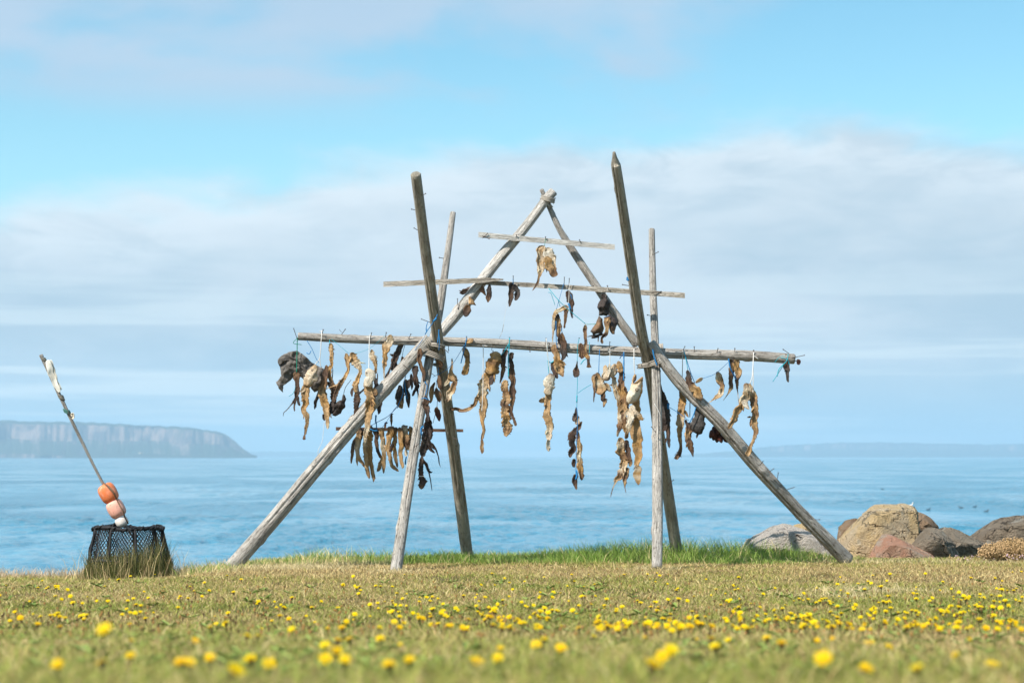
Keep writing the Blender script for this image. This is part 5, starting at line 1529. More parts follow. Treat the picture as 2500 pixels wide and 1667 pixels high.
boulder('low dark boulder sloping down beside the dry tufts', [(1700, 345), (1780, 333), (1850, 368), (1930, 418), (2070, 468), (2080, 560), (1830, 590), (1700, 560)], rm_dark, 18.45, 0.4, 8)
boulder('big brown grey boulder cut off by the right edge of the picture', [(1925, 405), (2000, 348), (2120, 290), (2250, 258), (2352, 242), (2500, 235), (2620, 300), (2680, 480), (2400, 560), (2050, 540)], rock_mat('brown_grey_stone', (0.38, 0.30, 0.215), (0.31, 0.245, 0.18), (0.18, 0.14, 0.10), (0.10, 0.075, 0.055)), 19.3, 0.7, 9, amp=0.035)

# ------------------------------------------------------------------ birds
bird_dark = flat_mat('dark_plumage', (0.045, 0.05, 0.06), 0.7)
bird_white = flat_mat('white_plumage', (0.75, 0.74, 0.72), 0.7)
beak_m = flat_mat('beak', (0.5, 0.3, 0.06), 0.5)


def loft(mb, rings, K=10, mi=0):
    """rings: (centre, half width, half height) along x"""
    vs, fs = [], []
    for (c_, wy, hz_) in rings:
        for k in range(K):
            a = 2 * math.pi * k / K
            vs.append(c_ + Vector((0, wy * math.cos(a), hz_ * math.sin(a))))
    n = len(rings)
    for i in range(n - 1):
        for k in range(K):
            k2 = (k + 1) % K
            fs.append((i * K + k, i * K + k2, (i + 1) * K + k2, (i + 1) * K + k))
    fs.append(tuple(range(K))[::-1])
    fs.append(tuple((n - 1) * K + k for k in range(K)))
    mb.add(vs, fs, None, None, mi)


def bird(name, label, pos, s, rot, body_m, group, standing=False, flying=False):
    root = empty(name, pos)
    root['_o'] = (0, 0, 0)
    tag(root, label, 'bird', group)
    V3 = lambda x, z: Vector((x, 0, z))
    mb = MB()
    up = 0.10 if standing else 0.0
    loft(mb, [(V3(-.32, .12 + up), .01, .01), (V3(-.24, .10 + up), .05, .03), (V3(-.12, .07 + up), .10, .08), (V3(.02, .06 + up), .12, .10), (V3(.14, .08 + up), .09, .09), (V3(.19, .14 + up), .05, .06), (V3(.215, .21 + up), .04, .04)])
    mb.build('body', body_m, root)
    mb = MB()
    loft(mb, [(V3(.17, .25 + up), .02, .03), (V3(.20, .26 + up), .045, .05), (V3(.25, .26 + up), .045, .045), (V3(.29, .25 + up), .02, .02)])
    h = mb.build('head', body_m, root)
    mb = MB()
    loft(mb, [(V3(.28, .25 + up), .02, .015), (V3(.34, .24 + up), .012, .006)], 6)
    mb.build('beak', beak_m, root)
    if standing:
        for sy in (-.04, .04):
            mb = MB()
            tube(mb, [Vector((0, sy, -0.01)), Vector((0, sy, .09))], 0.01, 5)
            mb.build('leg', beak_m, root)
    if flying:
        for sy in (-1, 1):
            mb = MB()
            vs = [Vector((.10, .08 * sy, .10)), Vector((.12, .35 * sy, .28)), Vector((-.02, .75 * sy, .20)), Vector((-.08, .35 * sy, .24)), Vector((-.10, .08 * sy, .08))]
            vs2 = [v + Vector((0, 0, .012)) for v in vs]
            n = len(vs)
            mb.add(vs + vs2, [tuple(range(n)), tuple(range(n, 2 * n))[::-1]] + [(i, (i + 1) % n, (i + 1) % n + n, i + n) for i in range(n)])
            mb.build('wing', body_m, root, smooth=False)
    root.scale = (s, s, s)
    root.rotation_euler = (0, 0, rot)
    return root


def on_sea(px, py):
    k = (CAMZ - SEA) * F / (py - 1113.5)
    return Vector(((px - 1250) / F * k, k, SEA - 0.03))


duck_at = ((2263, 1244, 0.2, 'dark sea duck afloat, nearest the tan boulder of the shore'), (2342, 1239, 2.9, 'dark sea duck afloat, left one of the three above the right boulder'),
           (2376, 1237, 0.4, 'dark sea duck afloat, middle one of the three above the right boulder'), (2404, 1248, 0.1, 'dark sea duck afloat, right one of the three above the right boulder'),
           (2152, 1194, 3.0, 'tiny dark sea duck farthest out above the tan boulder'))
for x, y, r, lab in duck_at:
    bird('sea_duck', lab, on_sea(x, y), 0.85, r, bird_dark, 'sea ducks on the water')
gp = at(2222, 1240, 18.62)
bird('gull', 'white gull standing on top of the tan boulder', gp, 0.14, 0.4, bird_white, None, standing=True)
bird('gull', 'white gull flying low over the sea before the headland', at(343, 1108, 420.0), 1.1, 1.2, bird_white, None, flying=True)

# ------------------------------------------------------------------ turf
def px_of(x, y):
    return 1250 + x / y * F


def grass_object(name, x, y, h, wd, colr, lean, seed, label, zoff=0.0, mat='grass', dirn=None):
    rs = np.random.RandomState(seed)
    n = len(x)
    z = ground_z(x, y) - 0.006 + zoff
    th = rs.rand(n) * 2 * np.pi if dirn is None else dirn
    fa = rs.rand(n) * np.pi                      # blade facing
    dxy = np.stack([np.cos(th), np.sin(th)], -1) * (lean * h)[:, None]
    side = np.stack([np.cos(fa), np.sin(fa) * 0.5], -1) * (wd * 0.5)[:, None]
    V = np.zeros((n, 5, 3), np.float32)
    for k, (t_, ws) in enumerate(((0, 1), (0, -1), (0.55, .8), (0.55, -.8), (1, 0))):
        V[:, k, 0] = x + dxy[:, 0] * t_ ** 1.7 + side[:, 0] * ws
        V[:, k, 1] = y + dxy[:, 1] * t_ ** 1.7 + side[:, 1] * ws
        V[:, k, 2] = z + h * t_ * (1 - 0.30 * np.clip(lean, 0, 1.6) * t_)
    me = bpy.data.meshes.new(name)
    me.vertices.add(n * 5)
    me.vertices.foreach_set('co', V.ravel())
    b = np.arange(n, dtype=np.int32)[:, None] * 5
    loops = np.concatenate([b + 0, b + 1, b + 3, b + 2, b + 2, b + 3, b + 4], 1).astype(np.int32)
    me.loops.add(n * 7)
    me.loops.foreach_set('vertex_index', loops.ravel())
    st = np.stack([np.arange(n) * 7, np.arange(n) * 7 + 4], -1).astype(np.int32)
    me.polygons.add(n * 2)
    me.polygons.foreach_set('loop_start', st.ravel())
    me.update(calc_edges=True)
    a = me.attributes.new('Col', 'FLOAT_COLOR', 'POINT')
    C4 = np.ones((n, 5, 4), np.float32)
    C4[:, :, :3] = colr[:, None, :]
    a.data.foreach_set('color', C4.ravel())
    me.materials.append(M[mat])
    ob = bpy.data.objects.new(name, me)
    COL.objects.link(ob)
    tag(ob, label, 'grass', kind='stuff')
    return ob


m, nt = new_mat('grass_blade')
a_ = attr(nt, 'Col').outputs['Color']
p = finish(nt, a_, 0.6, None, 0.25)
tr = nt.n('ShaderNodeBsdfTranslucent')
nt.l(a_, tr.inputs[0])
mx = nt.n('ShaderNodeMixShader')
mx.inputs[0].default_value = 0.28
nt.l(p.outputs[0], mx.inputs[1])
nt.l(tr.outputs[0], mx.inputs[2])
nt.l(mx.outputs[0], [q for q in nt.t.nodes if q.type == 'OUTPUT_MATERIAL'][0].inputs[0])
M['grass'] = m

GREEN, OLIVE, STRAW, TAN, BROWN = (np.array(q) for q in ((0.23, 0.31, 0.05), (0.46, 0.43, 0.10), (0.78, 0.63, 0.30), (0.66, 0.475, 0.20), (0.42, 0.26, 0.115)))


def scatter(rs, y0, y1, dens, margin=1.3):
    A_ = 0.54 * (y1 * y1 - y0 * y0) / 2 + 2 * margin * (y1 - y0)
    n = int(A_ * dens)
    y = np.sqrt(y0 * y0 + rs.rand(n) * (y1 * y1 - y0 * y0))
    hw_ = 0.27 * y + margin
    x = (rs.rand(n) * 2 - 1) * hw_
    return x, y


rs = np.random.RandomState(3)
X, Y_ = [], []
for y0, y1, dn in ((1.9, 4, 9000), (4, 7, 8500), (7, 10, 6500), (10, 13, 5600), (13, 17.9, 5200)):
    x, y = scatter(rs, y0, y1, dn)
    X.append(x)
    Y_.append(y)
x = np.concatenate(X)
y = np.concatenate(Y_)
keep = (y < edge_y(x) + 0.55) & (rs.rand(len(x)) < np.clip((fbm(x * 3.1 + 50, y * 2.3 + 7, 3) - 0.26) * 9, 0.25, 1))
x, y = x[keep], y[keep]
n = len(x)
big_ = fbm(x * 0.55 + 3, y * 0.8 + 8, 4)
mid_ = fbm(x * 2.4 + 31, y * 2.4 + 1, 3)
zone = np.interp(y, [2, 5, 8, 10.5, 12.5, 14.2, 15.5, 18], [.80, .74, .62, .52, .38, .17, .20, .3])
px = px_of(x, y)
zone = zone + 0.12 * smooth01((450 - px) / 500) * (y > 8) + 0.10 * smooth01((px - 1800) / 500) * (y > 9)
gfac = np.clip(zone + (big_ - 0.5) * 1.9 + (mid_ - 0.5) * 0.8, 0.02, 0.97)
r1, r2, r3 = rs.rand(n), rs.rand(n), rs.rand(n)
isg = r1 < gfac * 0.82
cg = GREEN + (OLIVE - GREEN) * np.clip(r2 * 1.5 - gfac * 0.35 + 0.12, 0, 1)[:, None]
cd = np.where((r3 < 0.30)[:, None], STRAW, np.where((r3 < 0.72)[:, None], TAN, BROWN))
cc = np.where(isg[:, None], cg, cd) * (0.40 + 0.85 * rs.rand(n))[:, None]
h = (0.020 + 0.028 * rs.rand(n)) * (0.55 + 0.35 * big_ + 0.65 * mid_) * np.interp(y, [2, 3.5, 5.5, 8, 18], [1.7, 1.5, 1.15, 0.9, 0.85])
tall = rs.rand(n) < 0.025
h = np.where(tall, h * 1.9, h)
wd = np.interp(y, [2, 6, 12, 18], [0.0030, 0.0032, 0.0042, 0.0052]) * (0.7 + 0.6 * rs.rand(n))
lean = 0.35 + 1.1 * rs.rand(n)
grass_object('turf', x, y, h, wd, cc.astype(np.float32), lean, 4, 'short sun scorched turf covering the bank')
NBLADES = n

# the taller green fringe under the rack and along the edge
n = 46000
x = rs.rand(n) * 6.9 - 2.75
e = edge_y(x)
y = e - 1.5 * rs.rand(n) ** 1.4 + 0.42
px = px_of(x, y)
thick = np.interp(px, [430, 520, 640, 900, 1000, 1500, 1800, 1960, 2060, 2200], [.2, .45, .75, .75, 1, 1, .95, .6, .3, .12])
fr = fbm(x * 2.2 + 70, y * 1.6, 3)
near = smooth01((y - (e - 1.5) - 0.7 * (fbm(x * 1.1 + 90, y * 0.6, 2) - .5) * 2) / 0.9)
keep = rs.rand(n) < np.clip(thick * (0.35 + 1.1 * fr) * (0.25 + near), 0, 1)
x, y, thick, fr, near = x[keep], y[keep], thick[keep], fr[keep], near[keep]
n = len(x)
h = (0.035 + 0.15 * rs.rand(n) ** 1.4 * np.clip(2.4 * fbm(x * 1.3 + 11, y * 1.1 + 40, 2) - 0.6, 0.15, 1.3)) * (0.55 + 0.55 * near) * (0.7 + 0.4 * thick)
dry = rs.rand(n) < np.interp(px_of(x, y), [500, 640, 700, 850, 1000, 1900, 2000], [.6, .55, .6, .5, .10, .12, .5]) * np.where(near < 0.55, 1.5, 0.75)
gg = np.array((0.16, 0.28, 0.045)) + (np.array((0.34, 0.43, 0.09)) - np.array((0.16, 0.28, 0.045))) * rs.rand(n)[:, None]
cc = np.where(dry[:, None], STRAW * 0.95, gg) * (0.75 + 0.5 * rs.rand(n))[:, None]
grass_object('fringe_grass', x, y, h, np.full(n, 0.0052), cc.astype(np.float32), 0.25 + 0.7 * rs.rand(n), 5, 'taller green grass along the edge of the bank under the rack')

# pale dry grass: left edge, straw patches, a bleached tuft
parts = []
for (cx_, y_, sx_, sy_, k_) in ((690, 1390, 0.30, .16, 2200), (820, 1378, 0.22, .12, 1100), (240, 1398, 0.40, .12, 1500), (60, 1404, 0.45, .12, 2600), (150, 1400, 0.3, .1, 1200), (470, 1392, 0.25, .12, 900), (2130, 1448, 0.22, .10, 700), (2010, 1462, 0.15, .1, 250), (2250, 1375, 0.5, .15, 900), (1590, 1392, 0.12, .08, 300), (960, 1400, 0.12, .08, 260)):
    yy_ = 15.4
    for _ in range(12):
        q = at(cx_, y_, yy_)
        gz = float(ground_z(q.x, q.y))
        yy_ *= (CAMZ - gz) / max(0.05, CAMZ - q.z) * 0.5 + 0.5
        yy_ = min(yy_, 16.6)
    q = at(cx_, y_, yy_)
    parts.append((q.x + rs.randn(k_) * sx_, q.y + rs.randn(k_) * sy_))
x = np.concatenate([q[0] for q in parts])
y = np.concatenate([q[1] for q in parts])
keep = y < edge_y(x) + 0.35
x, y = x[keep], y[keep]
n = len(x)
cc = (STRAW + (np.array((0.66, 0.55, 0.33)) - STRAW) * rs.rand(n)[:, None]) * (0.7 + 0.45 * rs.rand(n))[:, None]
grass_object('straw_grass', x, y, 0.03 + 0.06 * rs.rand(n), np.full(n, 0.0045), cc.astype(np.float32), 0.5 + 1.1 * rs.rand(n), 6, 'bleached straw tufts scattered on the turf')

# long grass in and before the creel
n = 4600
a = rs.rand(n) * 2 * np.pi
r = RB * np.sqrt(rs.rand(n)) * 1.06
x = cb.x + r * np.cos(a) - 0.01
y = cb.y + r * np.sin(a) * 0.95 - 0.09
xr = (x - cb.x) / RB
h = np.clip(0.08 + 0.24 * rs.rand(n) ** 1.5 + 0.16 * xr * rs.rand(n), 0.06, 0.46)
h = np.where(rs.rand(n) < 0.012, h + 0.15, h) * np.where(np.abs(xr) > 0.85, 0.6, 1.0)
gg = np.array((0.07, 0.11, 0.022)) + (np.array((0.22, 0.19, 0.06)) - np.array((0.07, 0.11, 0.022))) * rs.rand(n)[:, None]
dry = rs.rand(n) < 0.16
cc = np.where(dry[:, None], STRAW * 0.8, gg) * (0.55 + 0.5 * rs.rand(n))[:, None]
grass_object('creel_grass', x, y, h, np.full(n, 0.0042), cc.astype(np.float32), 0.05 + 0.45 * rs.rand(n) ** 2, 7, 'long olive and straw grass growing up through the black creel')

# thin dry stalks about the creel and a pale fringe on the left lip of the bank
n = 420
a = rs.rand(n) * 2 * np.pi
r = RB * (0.5 + 0.9 * rs.rand(n))
x = cb.x + r * np.cos(a)
y = cb.y + r * np.sin(a) * 0.9 - 0.08
h = 0.10 + 0.26 * rs.rand(n) ** 1.4
cc = (STRAW + (np.array((0.50, 0.30, 0.16)) - STRAW) * rs.rand(n)[:, None]) * (0.7 + 0.45 * rs.rand(n))[:, None]
grass_object('dry_stalks', x, y, h, np.full(n, 0.0036), cc.astype(np.float32), 0.2 + 0.7 * rs.rand(n), 8, 'thin dry grass stalks sticking out around the creel')
n = 7000
x = -5.6 + 3.4 * rs.rand(n)
y = edge_y(x) - 0.28 + 0.62 * rs.rand(n)
h = 0.03 + 0.10 * rs.rand(n) ** 2
cc = (np.array((0.62, 0.42, 0.26)) + (np.array((0.72, 0.62, 0.42)) - np.array((0.62, 0.42, 0.26))) * rs.rand(n)[:, None]) * (0.65 + 0.5 * rs.rand(n))[:, None]
grass_object('lip_grass', x, y, h, np.full(n, 0.0042), cc.astype(np.float32), 0.2 + 0.8 * rs.rand(n), 9, 'pale dry grass fringing the bank left of the rack')

# ------------------------------------------------------------------ flowers
m, nt = new_mat('yellow_petal')
oi = nt.n('ShaderNodeObjectInfo')
c = nt.mix(oi.outputs['Random'], (0.86, 0.56, 0.004), (0.88, 0.70, 0.008))
p = finish(nt, c, 0.6, None, 0.2)
tr = nt.n('ShaderNodeBsdfTranslucent')
nt.l(c, tr.inputs[0])
mx = nt.n('ShaderNodeMixShader')
mx.inputs[0].default_value = 0.3
nt.l(p.outputs[0], mx.inputs[1])
nt.l(tr.outputs[0], mx.inputs[2])
nt.l(mx.outputs[0], [q for q in nt.t.nodes if q.type == 'OUTPUT_MATERIAL'][0].inputs[0])
M['petal'] = m
M['stem'] = flat_mat('stem', (0.13, 0.13, 0.045), 0.7)
M['calyx'] = flat_mat('calyx', (0.20, 0.13, 0.05), 0.7)
M['faded'] = flat_mat('faded_head', (0.55, 0.30, 0.10), 0.8)
M['thrift'] = flat_mat('thrift_pink', (0.52, 0.36, 0.40), 0.8)


def head_mesh(seed, layers=3, np_=14, R=0.0138):
    """ragged composite flower head: rings of strap petals over a small cup"""
    rng = random.Random(seed)
    vs, fs = [], []
    for L in range(layers):
        rr = R * (1 - 0.27 * L)
        for k in range(np_ - 2 * L):
            a = 2 * math.pi * (k + rng.uniform(-.25, .25)) / (np_ - 2 * L) + L * 0.4
            el = 0.26 + 0.36 * L + rng.uniform(-.14, .16)
            r_ = rr * rng.uniform(.86, 1.08)
            d = Vector((math.cos(a) * math.cos(el), math.sin(a) * math.cos(el), math.sin(el)))
            s = Vector((-math.sin(a), math.cos(a), 0))
            o = len(vs)
            b0 = Vector((0, 0, 0.001 * L)) + d * 0.002
            wv_ = r_ * 0.20
            vs += [b0 - s * wv_ * .5, b0 + s * wv_ * .5, d * r_ * .7 + s * wv_, d * r_ + Vector((0, 0, -.0015)), d * r_ * .7 - s * wv_]
            fs.append((o, o + 1, o + 2, o + 3, o + 4))
    return vs, fs


def cup_mesh(R=0.0155):
    vs, fs = [], []
    for j, (z_, r_) in enumerate(((-0.012, 0.12), (-0.007, 0.36), (0.0, 0.42))):
        for k in range(6):
            vs.append(Vector((R * r_ * math.cos(k * 1.047), R * r_ * math.sin(k * 1.047), z_)))
    for j in range(2):
        for k in range(6):
            k2 = (k + 1) % 6
            fs.append((j * 6 + k, j * 6 + k2, j * 6 + 6 + k2, j * 6 + 6 + k))
    return vs, fs


HEADS, STEMS, BOTH = [], [], []
for s_ in range(5):
    hv, hf = head_mesh(s_)
    me = bpy.data.meshes.new('flower_head')
    cv, cf = cup_mesh()
    me.from_pydata([tuple(v) for v in hv + cv], [], hf + [tuple(i + len(hv) for i in f) for f in cf])
    me.materials.append(M['petal'])
    me.materials.append(M['calyx'])
    me.polygons.foreach_set('material_index', [0] * len(hf) + [1] * len(cf))
    HEADS.append(me)
    rng = random.Random(s_)
    bx_, by_ = rng.uniform(-.012, .012), rng.uniform(-.012, .012)
    mb = MB()
    tube(mb, [Vector((bx_, by_, -0.075)), Vector((bx_ * .6, by_ * .6, -0.04)), Vector((0, 0, -0.010))], 0.0016, 4)
    me2 = bpy.data.meshes.new('stem')
    me2.from_pydata(mb.v, [], mb.f)
    me2.materials.append(M['stem'])
    STEMS.append(me2)
    me3 = bpy.data.meshes.new('yellow_flower')
    vv_ = [tuple(v) for v in hv + cv] + [tuple(v) for v in mb.v]
    o1, o2 = len(hv), len(hv) + len(cv)
    me3.from_pydata(vv_, [], hf + [tuple(i + o1 for i in f) for f in cf] + [tuple(i + o2 for i in f) for f in mb.f])
    me3.materials.append(M['petal'])
    me3.materials.append(M['calyx'])
    me3.materials.append(M['stem'])
    me3.polygons.foreach_set('material_index', [0] * len(hf) + [1] * len(cf) + [2] * len(mb.f))
    BOTH.append(me3)


def to_ground(px_, py_, hh, y0=2.4, y1=16.8):
    """the nearest point on the turf whose flower head (hh above it) is seen at that pixel"""
    ysn = np.linspace(y0, y1, 400)
    u, v = (px_ - 1250.0) / F, (833.5 - py_) / F
    ty = CP - v * SP
    zz = CAMZ + (SP + v * CP) / ty * ysn
    xx = u / ty * ysn
    dd = zz - (ground_z(xx, ysn) + hh)
    i = np.where(dd < 0)[0]
    if len(i) == 0:
        return None
    return xx[i[0]], ysn[i[0]]


spots = []
# the single ones that stand out in the blurred foreground
for (px_, py_) in ((140, 1622), (255, 1536), (95, 1522), (440, 1616), (462, 1616), (515, 1606), (320, 1600), (250, 1618), (612, 1608), (577, 1612), (605, 1550), (632, 1552), (575, 1634), (476, 1562), (795, 1576), (823, 1588), (792, 1607), (842, 1610), (825, 1640),
                   (950, 1622), (980, 1575), (1000, 1610), (1163, 1614), (1215, 1606), (656, 1622), (318, 1562), (1220, 1580), (930, 1560), (855, 1560), (828, 1566), (641, 1536),
                   (1595, 1620), (1618, 1600), (1640, 1586), (1410, 1620), (1437, 1614), (1505, 1602), (1330, 1562), (1368, 1580), (1450, 1553), (1748, 1580), (1575, 1557), (1700, 1562), (1740, 1555), (1777, 1565), (1995, 1566), (2010, 1605),
                   (2115, 1632), (2240, 1632), (2422, 1622), (2170, 1577), (1310, 1575), (2365, 1557), (2120, 1568), (1870, 1555), (1910, 1570), (1345, 1630), (2035, 1560), (70, 1590), (1060, 1630), (1860, 1640), (2330, 1600)):
    spots.append((px_ + random.uniform(-3, 3), py_ + random.uniform(-3, 3)))
# the drift across the middle, thicker to the right
rf = random.Random(21)
for _ in range(520):
    py_ = 1536 - abs(rf.gauss(0, 58))
    px_ = rf.uniform(-60, 2560)
    if px_ < 950 and rf.random() > 0.30 - 0.10 * (py_ < 1470):
        continue
    if 950 <= px_ < 1350 and py_ < 1455 and rf.random() > 0.5:
        continue
    if py_ < 1392:
        continue
    k = 1 if rf.random() < 0.7 else rf.randint(2, 4)
    for _k in range(k):
        spots.append((px_ + (rf.gauss(0, 15) if _k else 0), py_ + (rf.gauss(0, 5) if _k else 0)))
for _ in range(120):
    spots.append((rf.uniform(-60, 2560), rf.uniform(1398, 1470)))
place = []
for (px_, py_) in spots:
    hh = random.uniform(0.036, 0.066)
    g_ = to_ground(px_, py_, hh)
    if g_ is None or g_[1] > 16.3 or g_[1] < 2.4:
        continue
    if g_[1] < 4.3 and random.random() < 0.6:
        continue
    place.append((g_[1], g_[0], hh))
place.sort()
hero = ((140, 1622, 3.2), (255, 1536, 3.3), (440, 1616, 3.5), (515, 1606, 3.8), (823, 1588, 3.8), (950, 1622, 3.6), (1595, 1620, 3.15), (1638, 1586, 3.7), (1618, 1602, 3.6), (2010, 1606, 3.1), (2115, 1632, 3.5), (2422, 1622, 3.8),
        (1000, 1610, 3.7), (320, 1600, 3.9), (795, 1607, 3.8), (842, 1610, 3.5), (1163, 1614, 3.9), (1215, 1606, 3.7), (575, 1634, 3.6), (612, 1608, 4.0), (462, 1618, 3.7))
hero_lab = {0: 'largest yellow flower, very blurred at the lower left corner', 1: 'tall blurred yellow flower rising high at lower left below the creel', 6: 'broad blurred yellow flower at the bottom below the right posts', 9: 'blurred yellow orange flower at the bottom left of the right brace foot'}
REG = ((300, 'below the creel'), (560, 'right of the creel'), (800, 'below the foot of the left brace'), (1050, 'below the near left post'), (1300, 'below the left half of the rack'),
       (1540, 'below the right half of the rack'), (1780, 'below the right posts'), (2020, 'under the right brace'), (2260, 'below the tan boulder'), (9e9, 'below the right edge boulder'))
DIST = ((4.3, 'very blurred in nearest turf'), (5.6, 'blurred in near turf'), (7.0, 'slightly blurred'), (9.0, 'nearly sharp in middle turf'), (99, 'small and sharp in farther turf'))
nflow = 0
for hi_, (px_, py_, yy_) in enumerate(hero):
    q = at(px_, py_, yy_)
    gz = float(ground_z(q.x, q.y))
    r_ = bpy.data.objects.new('yellow_flower', None)
    COL.objects.link(r_)
    r_.empty_display_size = 0.02
    o_ = bpy.data.objects.new('flower_head', HEADS[hi_ % 5])
    o2 = bpy.data.objects.new('stem', STEMS[hi_ % 5])
    for ob_ in (o_, o2):
        COL.objects.link(ob_)
        ob_.parent = r_
    o_.scale = (1.2 * random.uniform(.8, 1.1),) * 3
    o_.rotation_euler = (random.uniform(.35, .8), random.uniform(-.3, .3), random.uniform(-.5, .5))
    o2.scale = (1, 1, max(0.4, (q.z - gz) / 0.075))
    r_.location = q
    ppx = px_
    reg = next(nm for lim, nm in REG if ppx < lim)
    tag(r_, hero_lab.get(hi_, 'yellow hawkbit flower very blurred in nearest turf, %s' % reg), 'flower', 'yellow hawkbit flowers very blurred in nearest turf, %s' % reg)
    nflow += 1
rest = MB()
for (yy_, xx_, hh) in place:
    i = nflow % 5
    zt = float(ground_z(xx_, yy_)) + hh
    sc_ = random.choice((0.55, 0.7, 0.85, 0.95, 1.05, 1.2)) * random.uniform(.92, 1.08) * 0.95
    rot = (random.uniform(.05, .75), random.uniform(-.4, .4), random.uniform(-.6, .6))
    if nflow < 300:
        if yy_ < 7.2:
            r_ = bpy.data.objects.new('yellow_flower', None)
            COL.objects.link(r_)
            r_.empty_display_size = 0.02
            for nm, me in (('flower_head', HEADS[i]), ('stem', STEMS[i])):
                o_ = bpy.data.objects.new(nm, me)
                COL.objects.link(o_)
                o_.parent = r_
        else:
            r_ = bpy.data.objects.new('yellow_flower', BOTH[i])
            COL.objects.link(r_)
        r_.location = (xx_, yy_, zt)
        r_.rotation_euler = rot
        r_.scale = (sc_,) * 3
        ppx = px_of(xx_, yy_)
        reg = next(nm for lim, nm in REG if ppx < lim)
        dist = next(nm for lim, nm in DIST if yy_ < lim)
        tag(r_, 'yellow hawkbit flower %s, %s' % (dist, reg), 'flower', 'yellow hawkbit flowers %s, %s' % (dist, reg))
    else:
        Mx = Matrix.Translation((xx_, yy_, zt)) @ (Matrix.Rotation(rot[2], 4, 'Z') @ Matrix.Rotation(rot[0], 4, 'X')) @ Matrix.Scale(sc_, 4)
        me = BOTH[i]
        o_ = len(rest.v)
        rest.v += [tuple(Mx @ v.co) for v in me.vertices]
        rest.f += [tuple(q + o_ for q in pl.vertices) for pl in me.polygons]
        rest.m += [pl.material_index for pl in me.polygons]
    nflow += 1
if rest.v:
    me = bpy.data.meshes.new('far_yellow_flowers')
    me.from_pydata(rest.v, [], rest.f)
    for q in ('petal', 'calyx', 'stem'):
        me.materials.append(M[q])
    me.polygons.foreach_set('material_index', rest.m)
    o_ = bpy.data.objects.new('far_yellow_flowers', me)
    COL.objects.link(o_)
    tag(o_, 'scattered small yellow flowers on the far turf before the rack', 'flowers', kind='stuff')

# broad leaved rosettes low in the turf
ros = MB()
rf = random.Random(77)
M['leaf'] = flat_mat('rosette_leaf', (0.22, 0.30, 0.06), 0.55)
for _ in range(260):
    g_ = to_ground(rf.uniform(-80, 2580), rf.uniform(1420, 1660), 0.015)
    if g_ is None or g_[1] > 14:
        continue
    z0 = float(ground_z(*g_)) + 0.012
    nl_ = rf.randint(5, 8)
    for k in range(nl_):
        a = 6.283 * k / nl_ + rf.uniform(-.3, .3)
        ln, wd_ = rf.uniform(.035, .07), rf.uniform(.006, .011)
        d, sd = Vector((math.cos(a), math.sin(a), 0)), Vector((-math.sin(a), math.cos(a), 0))
        o3 = Vector((g_[0], g_[1], z0))
        up_ = rf.uniform(.25, .8)
        pts3 = [o3, o3 + d * ln * .35 + sd * wd_ * .7 + Vector((0, 0, ln * up_ * .35)), o3 + d * ln * .75 + sd * wd_ + Vector((0, 0, ln * up_ * .55)), o3 + d * ln + Vector((0, 0, ln * up_ * .5)),
                o3 + d * ln * .75 - sd * wd_ + Vector((0, 0, ln * up_ * .55)), o3 + d * ln * .35 - sd * wd_ * .7 + Vector((0, 0, ln * up_ * .35))]
        ros.add(pts3, [(0, 1, 2, 3), (0, 3, 4, 5)])
o_ = ros.build('leaf_rosettes', M['leaf'], smooth=False)
tag(o_, 'small green leaf rosettes low in the turf', 'leaves', kind='stuff')

# faded heads among them, one mass of tiny specks
rest = MB()
rf = random.Random(5)
for _ in range(700):
    g_ = to_ground(rf.uniform(-60, 2560), 1545 - abs(rf.gauss(0, 60)), 0.04)
    if g_ is None or g_[1] > 16.4:
        continue
    zt = float(ground_z(*g_)) + rf.uniform(0.03, 0.05)
    v, f = cup_mesh(0.012)
    mi = 0 if rf.random() < 0.55 else 1
    tl = Vector((rf.uniform(-.006, .006), rf.uniform(-.006, .006), -0.045))
    pv_ = [q * 1.1 + Vector((g_[0], g_[1], zt)) for q in v]
    rest.add(pv_, f, None, None, mi)
    tube(rest, [pv_[0] + tl, pv_[0]], 0.0014, 3, mi=1)
o_ = rest.build('faded_flower_heads', [M['faded'], M['calyx']], smooth=False)
tag(o_, 'faded orange and brown flower heads dotted through the turf', 'flowers', kind='stuff')

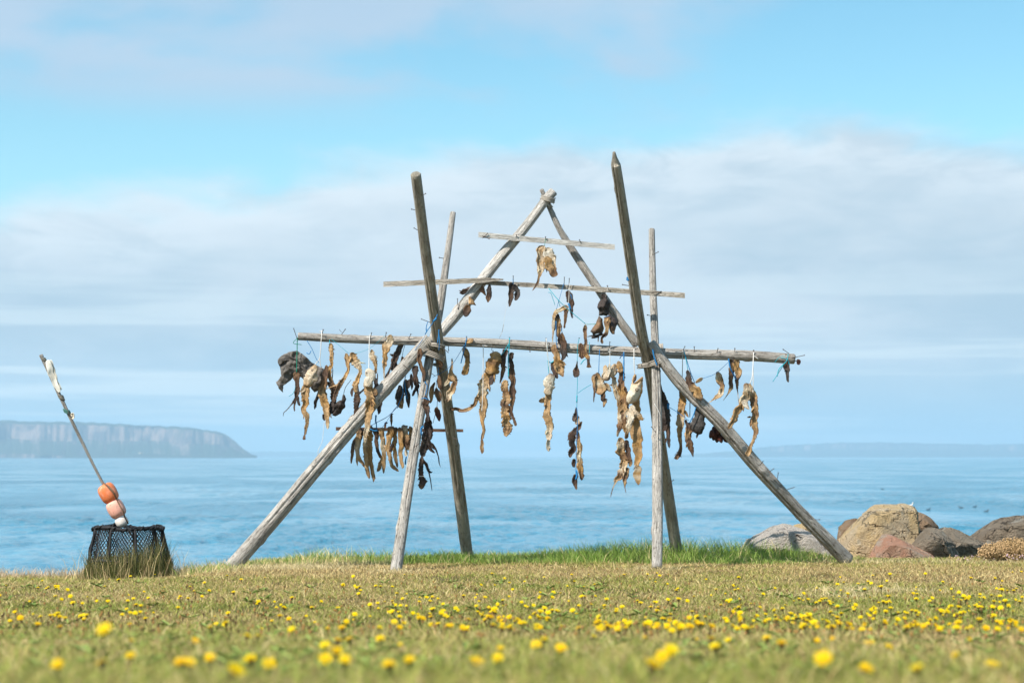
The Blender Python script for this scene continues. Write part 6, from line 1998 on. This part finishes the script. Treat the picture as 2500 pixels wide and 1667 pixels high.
# dry tufts with pink thrift by the right boulder
def thrift(label, cpx, cpy, Yc, w_px, h_px, n_, seed, pink=0.0):
    rng = random.Random(seed)
    base = at(cpx, cpy, Yc)
    base.z = float(ground_z(base.x, Yc))
    root = empty('thrift_clump', base)
    tag(root, label, 'plant')
    W_, H_ = w_px * mpp(Yc) / 2, h_px * mpp(Yc)
    st, hd = MB(), MB()
    for _ in range(n_):
        a, r_ = rng.uniform(0, 6.28), math.sqrt(rng.random())
        top = base + Vector((W_ * r_ * math.cos(a), W_ * 0.7 * r_ * math.sin(a), H_ * (0.45 + 0.5 * rng.random()) * math.sqrt(max(0.1, 1 - 0.75 * r_ * r_))))
        foot = base + (top - base) * 0.25
        foot.z = base.z - 0.02
        tube(st, [foot, (foot + top) / 2 + Vector((rng.uniform(-.01, .01), 0, .01)), top], 0.0016, 3, mi=0)
        isp = rng.random() < pink
        R_ = rng.uniform(.0035, .0085)
        vs = []
        for k in range(9):
            th, ph = math.acos(1 - 2 * (k + .5) / 9), k * 2.4
            vs.append(top + Vector((math.sin(th) * math.cos(ph), math.sin(th) * math.sin(ph), math.cos(th))) * R_ * rng.uniform(.7, 1.25))
        bm = bmesh.new()
        for v in vs:
            bm.verts.new(v)
        bmesh.ops.convex_hull(bm, input=bm.verts)
        bm.verts.index_update()
        hd.add([v.co.copy() for v in bm.verts], [tuple(q.index for q in f.verts) for f in bm.faces], None, None, 1 if isp else 0)
        bm.free()
    tag(st.build('stalks', M['stem_dry'], root), kind='stuff')
    tag(hd.build('flower_heads', [M['dryhead'], M['thrift']], root, smooth=False), kind='stuff')


M['stem_dry'] = flat_mat('dry_stalk', (0.40, 0.27, 0.12), 0.8)
M['dryhead'] = flat_mat('dry_thrift_head', (0.52, 0.34, 0.17), 0.9)
thrift('dry tan thrift clump at the right edge before the brown grey boulder', 2478, 1368, 17.1, 120, 62, 800, 1)
thrift('lower dry tan thrift clump left of the larger one', 2424, 1372, 17.0, 80, 50, 420, 2)
thrift('pink thrift in flower under the dry clump at the right edge', 2485, 1376, 16.85, 80, 24, 40, 3, 0.6)
thrift('sparse pale thrift heads at the foot of the low dark boulder', 2360, 1372, 17.0, 150, 16, 40, 4, 0.6)

ORD = ('leftmost', 'second from left', 'third from left', 'fourth from left', 'fifth from left', 'sixth from left', 'seventh from left', 'eighth from left', 'ninth from left', 'tenth from left', 'eleventh from left', 'twelfth from left')
cells = {}
for o_ in COL.objects:
    if o_.name.startswith('yellow_flower') and o_.location.y < 5.6 and str(o_.get('label', '')).startswith('yellow hawkbit'):
        cells.setdefault(o_['label'], []).append(o_)
for lab, obs in cells.items():
    obs.sort(key=lambda q: q.location.x / q.location.y)
    if 1 < len(obs) <= len(ORD):
        head_, tail_ = ('very blurred nearest yellow flower' if 'very' in lab else 'blurred near yellow flower'), lab.rsplit(', ', 1)[1]
        for k, o_ in enumerate(obs):
            o_['label'] = '%s, %s %s' % (head_, ORD[k] + (' of those' if k == 0 else ''), tail_)

for o_ in bpy.data.objects:
    if '_o' in o_:
        del o_['_o']
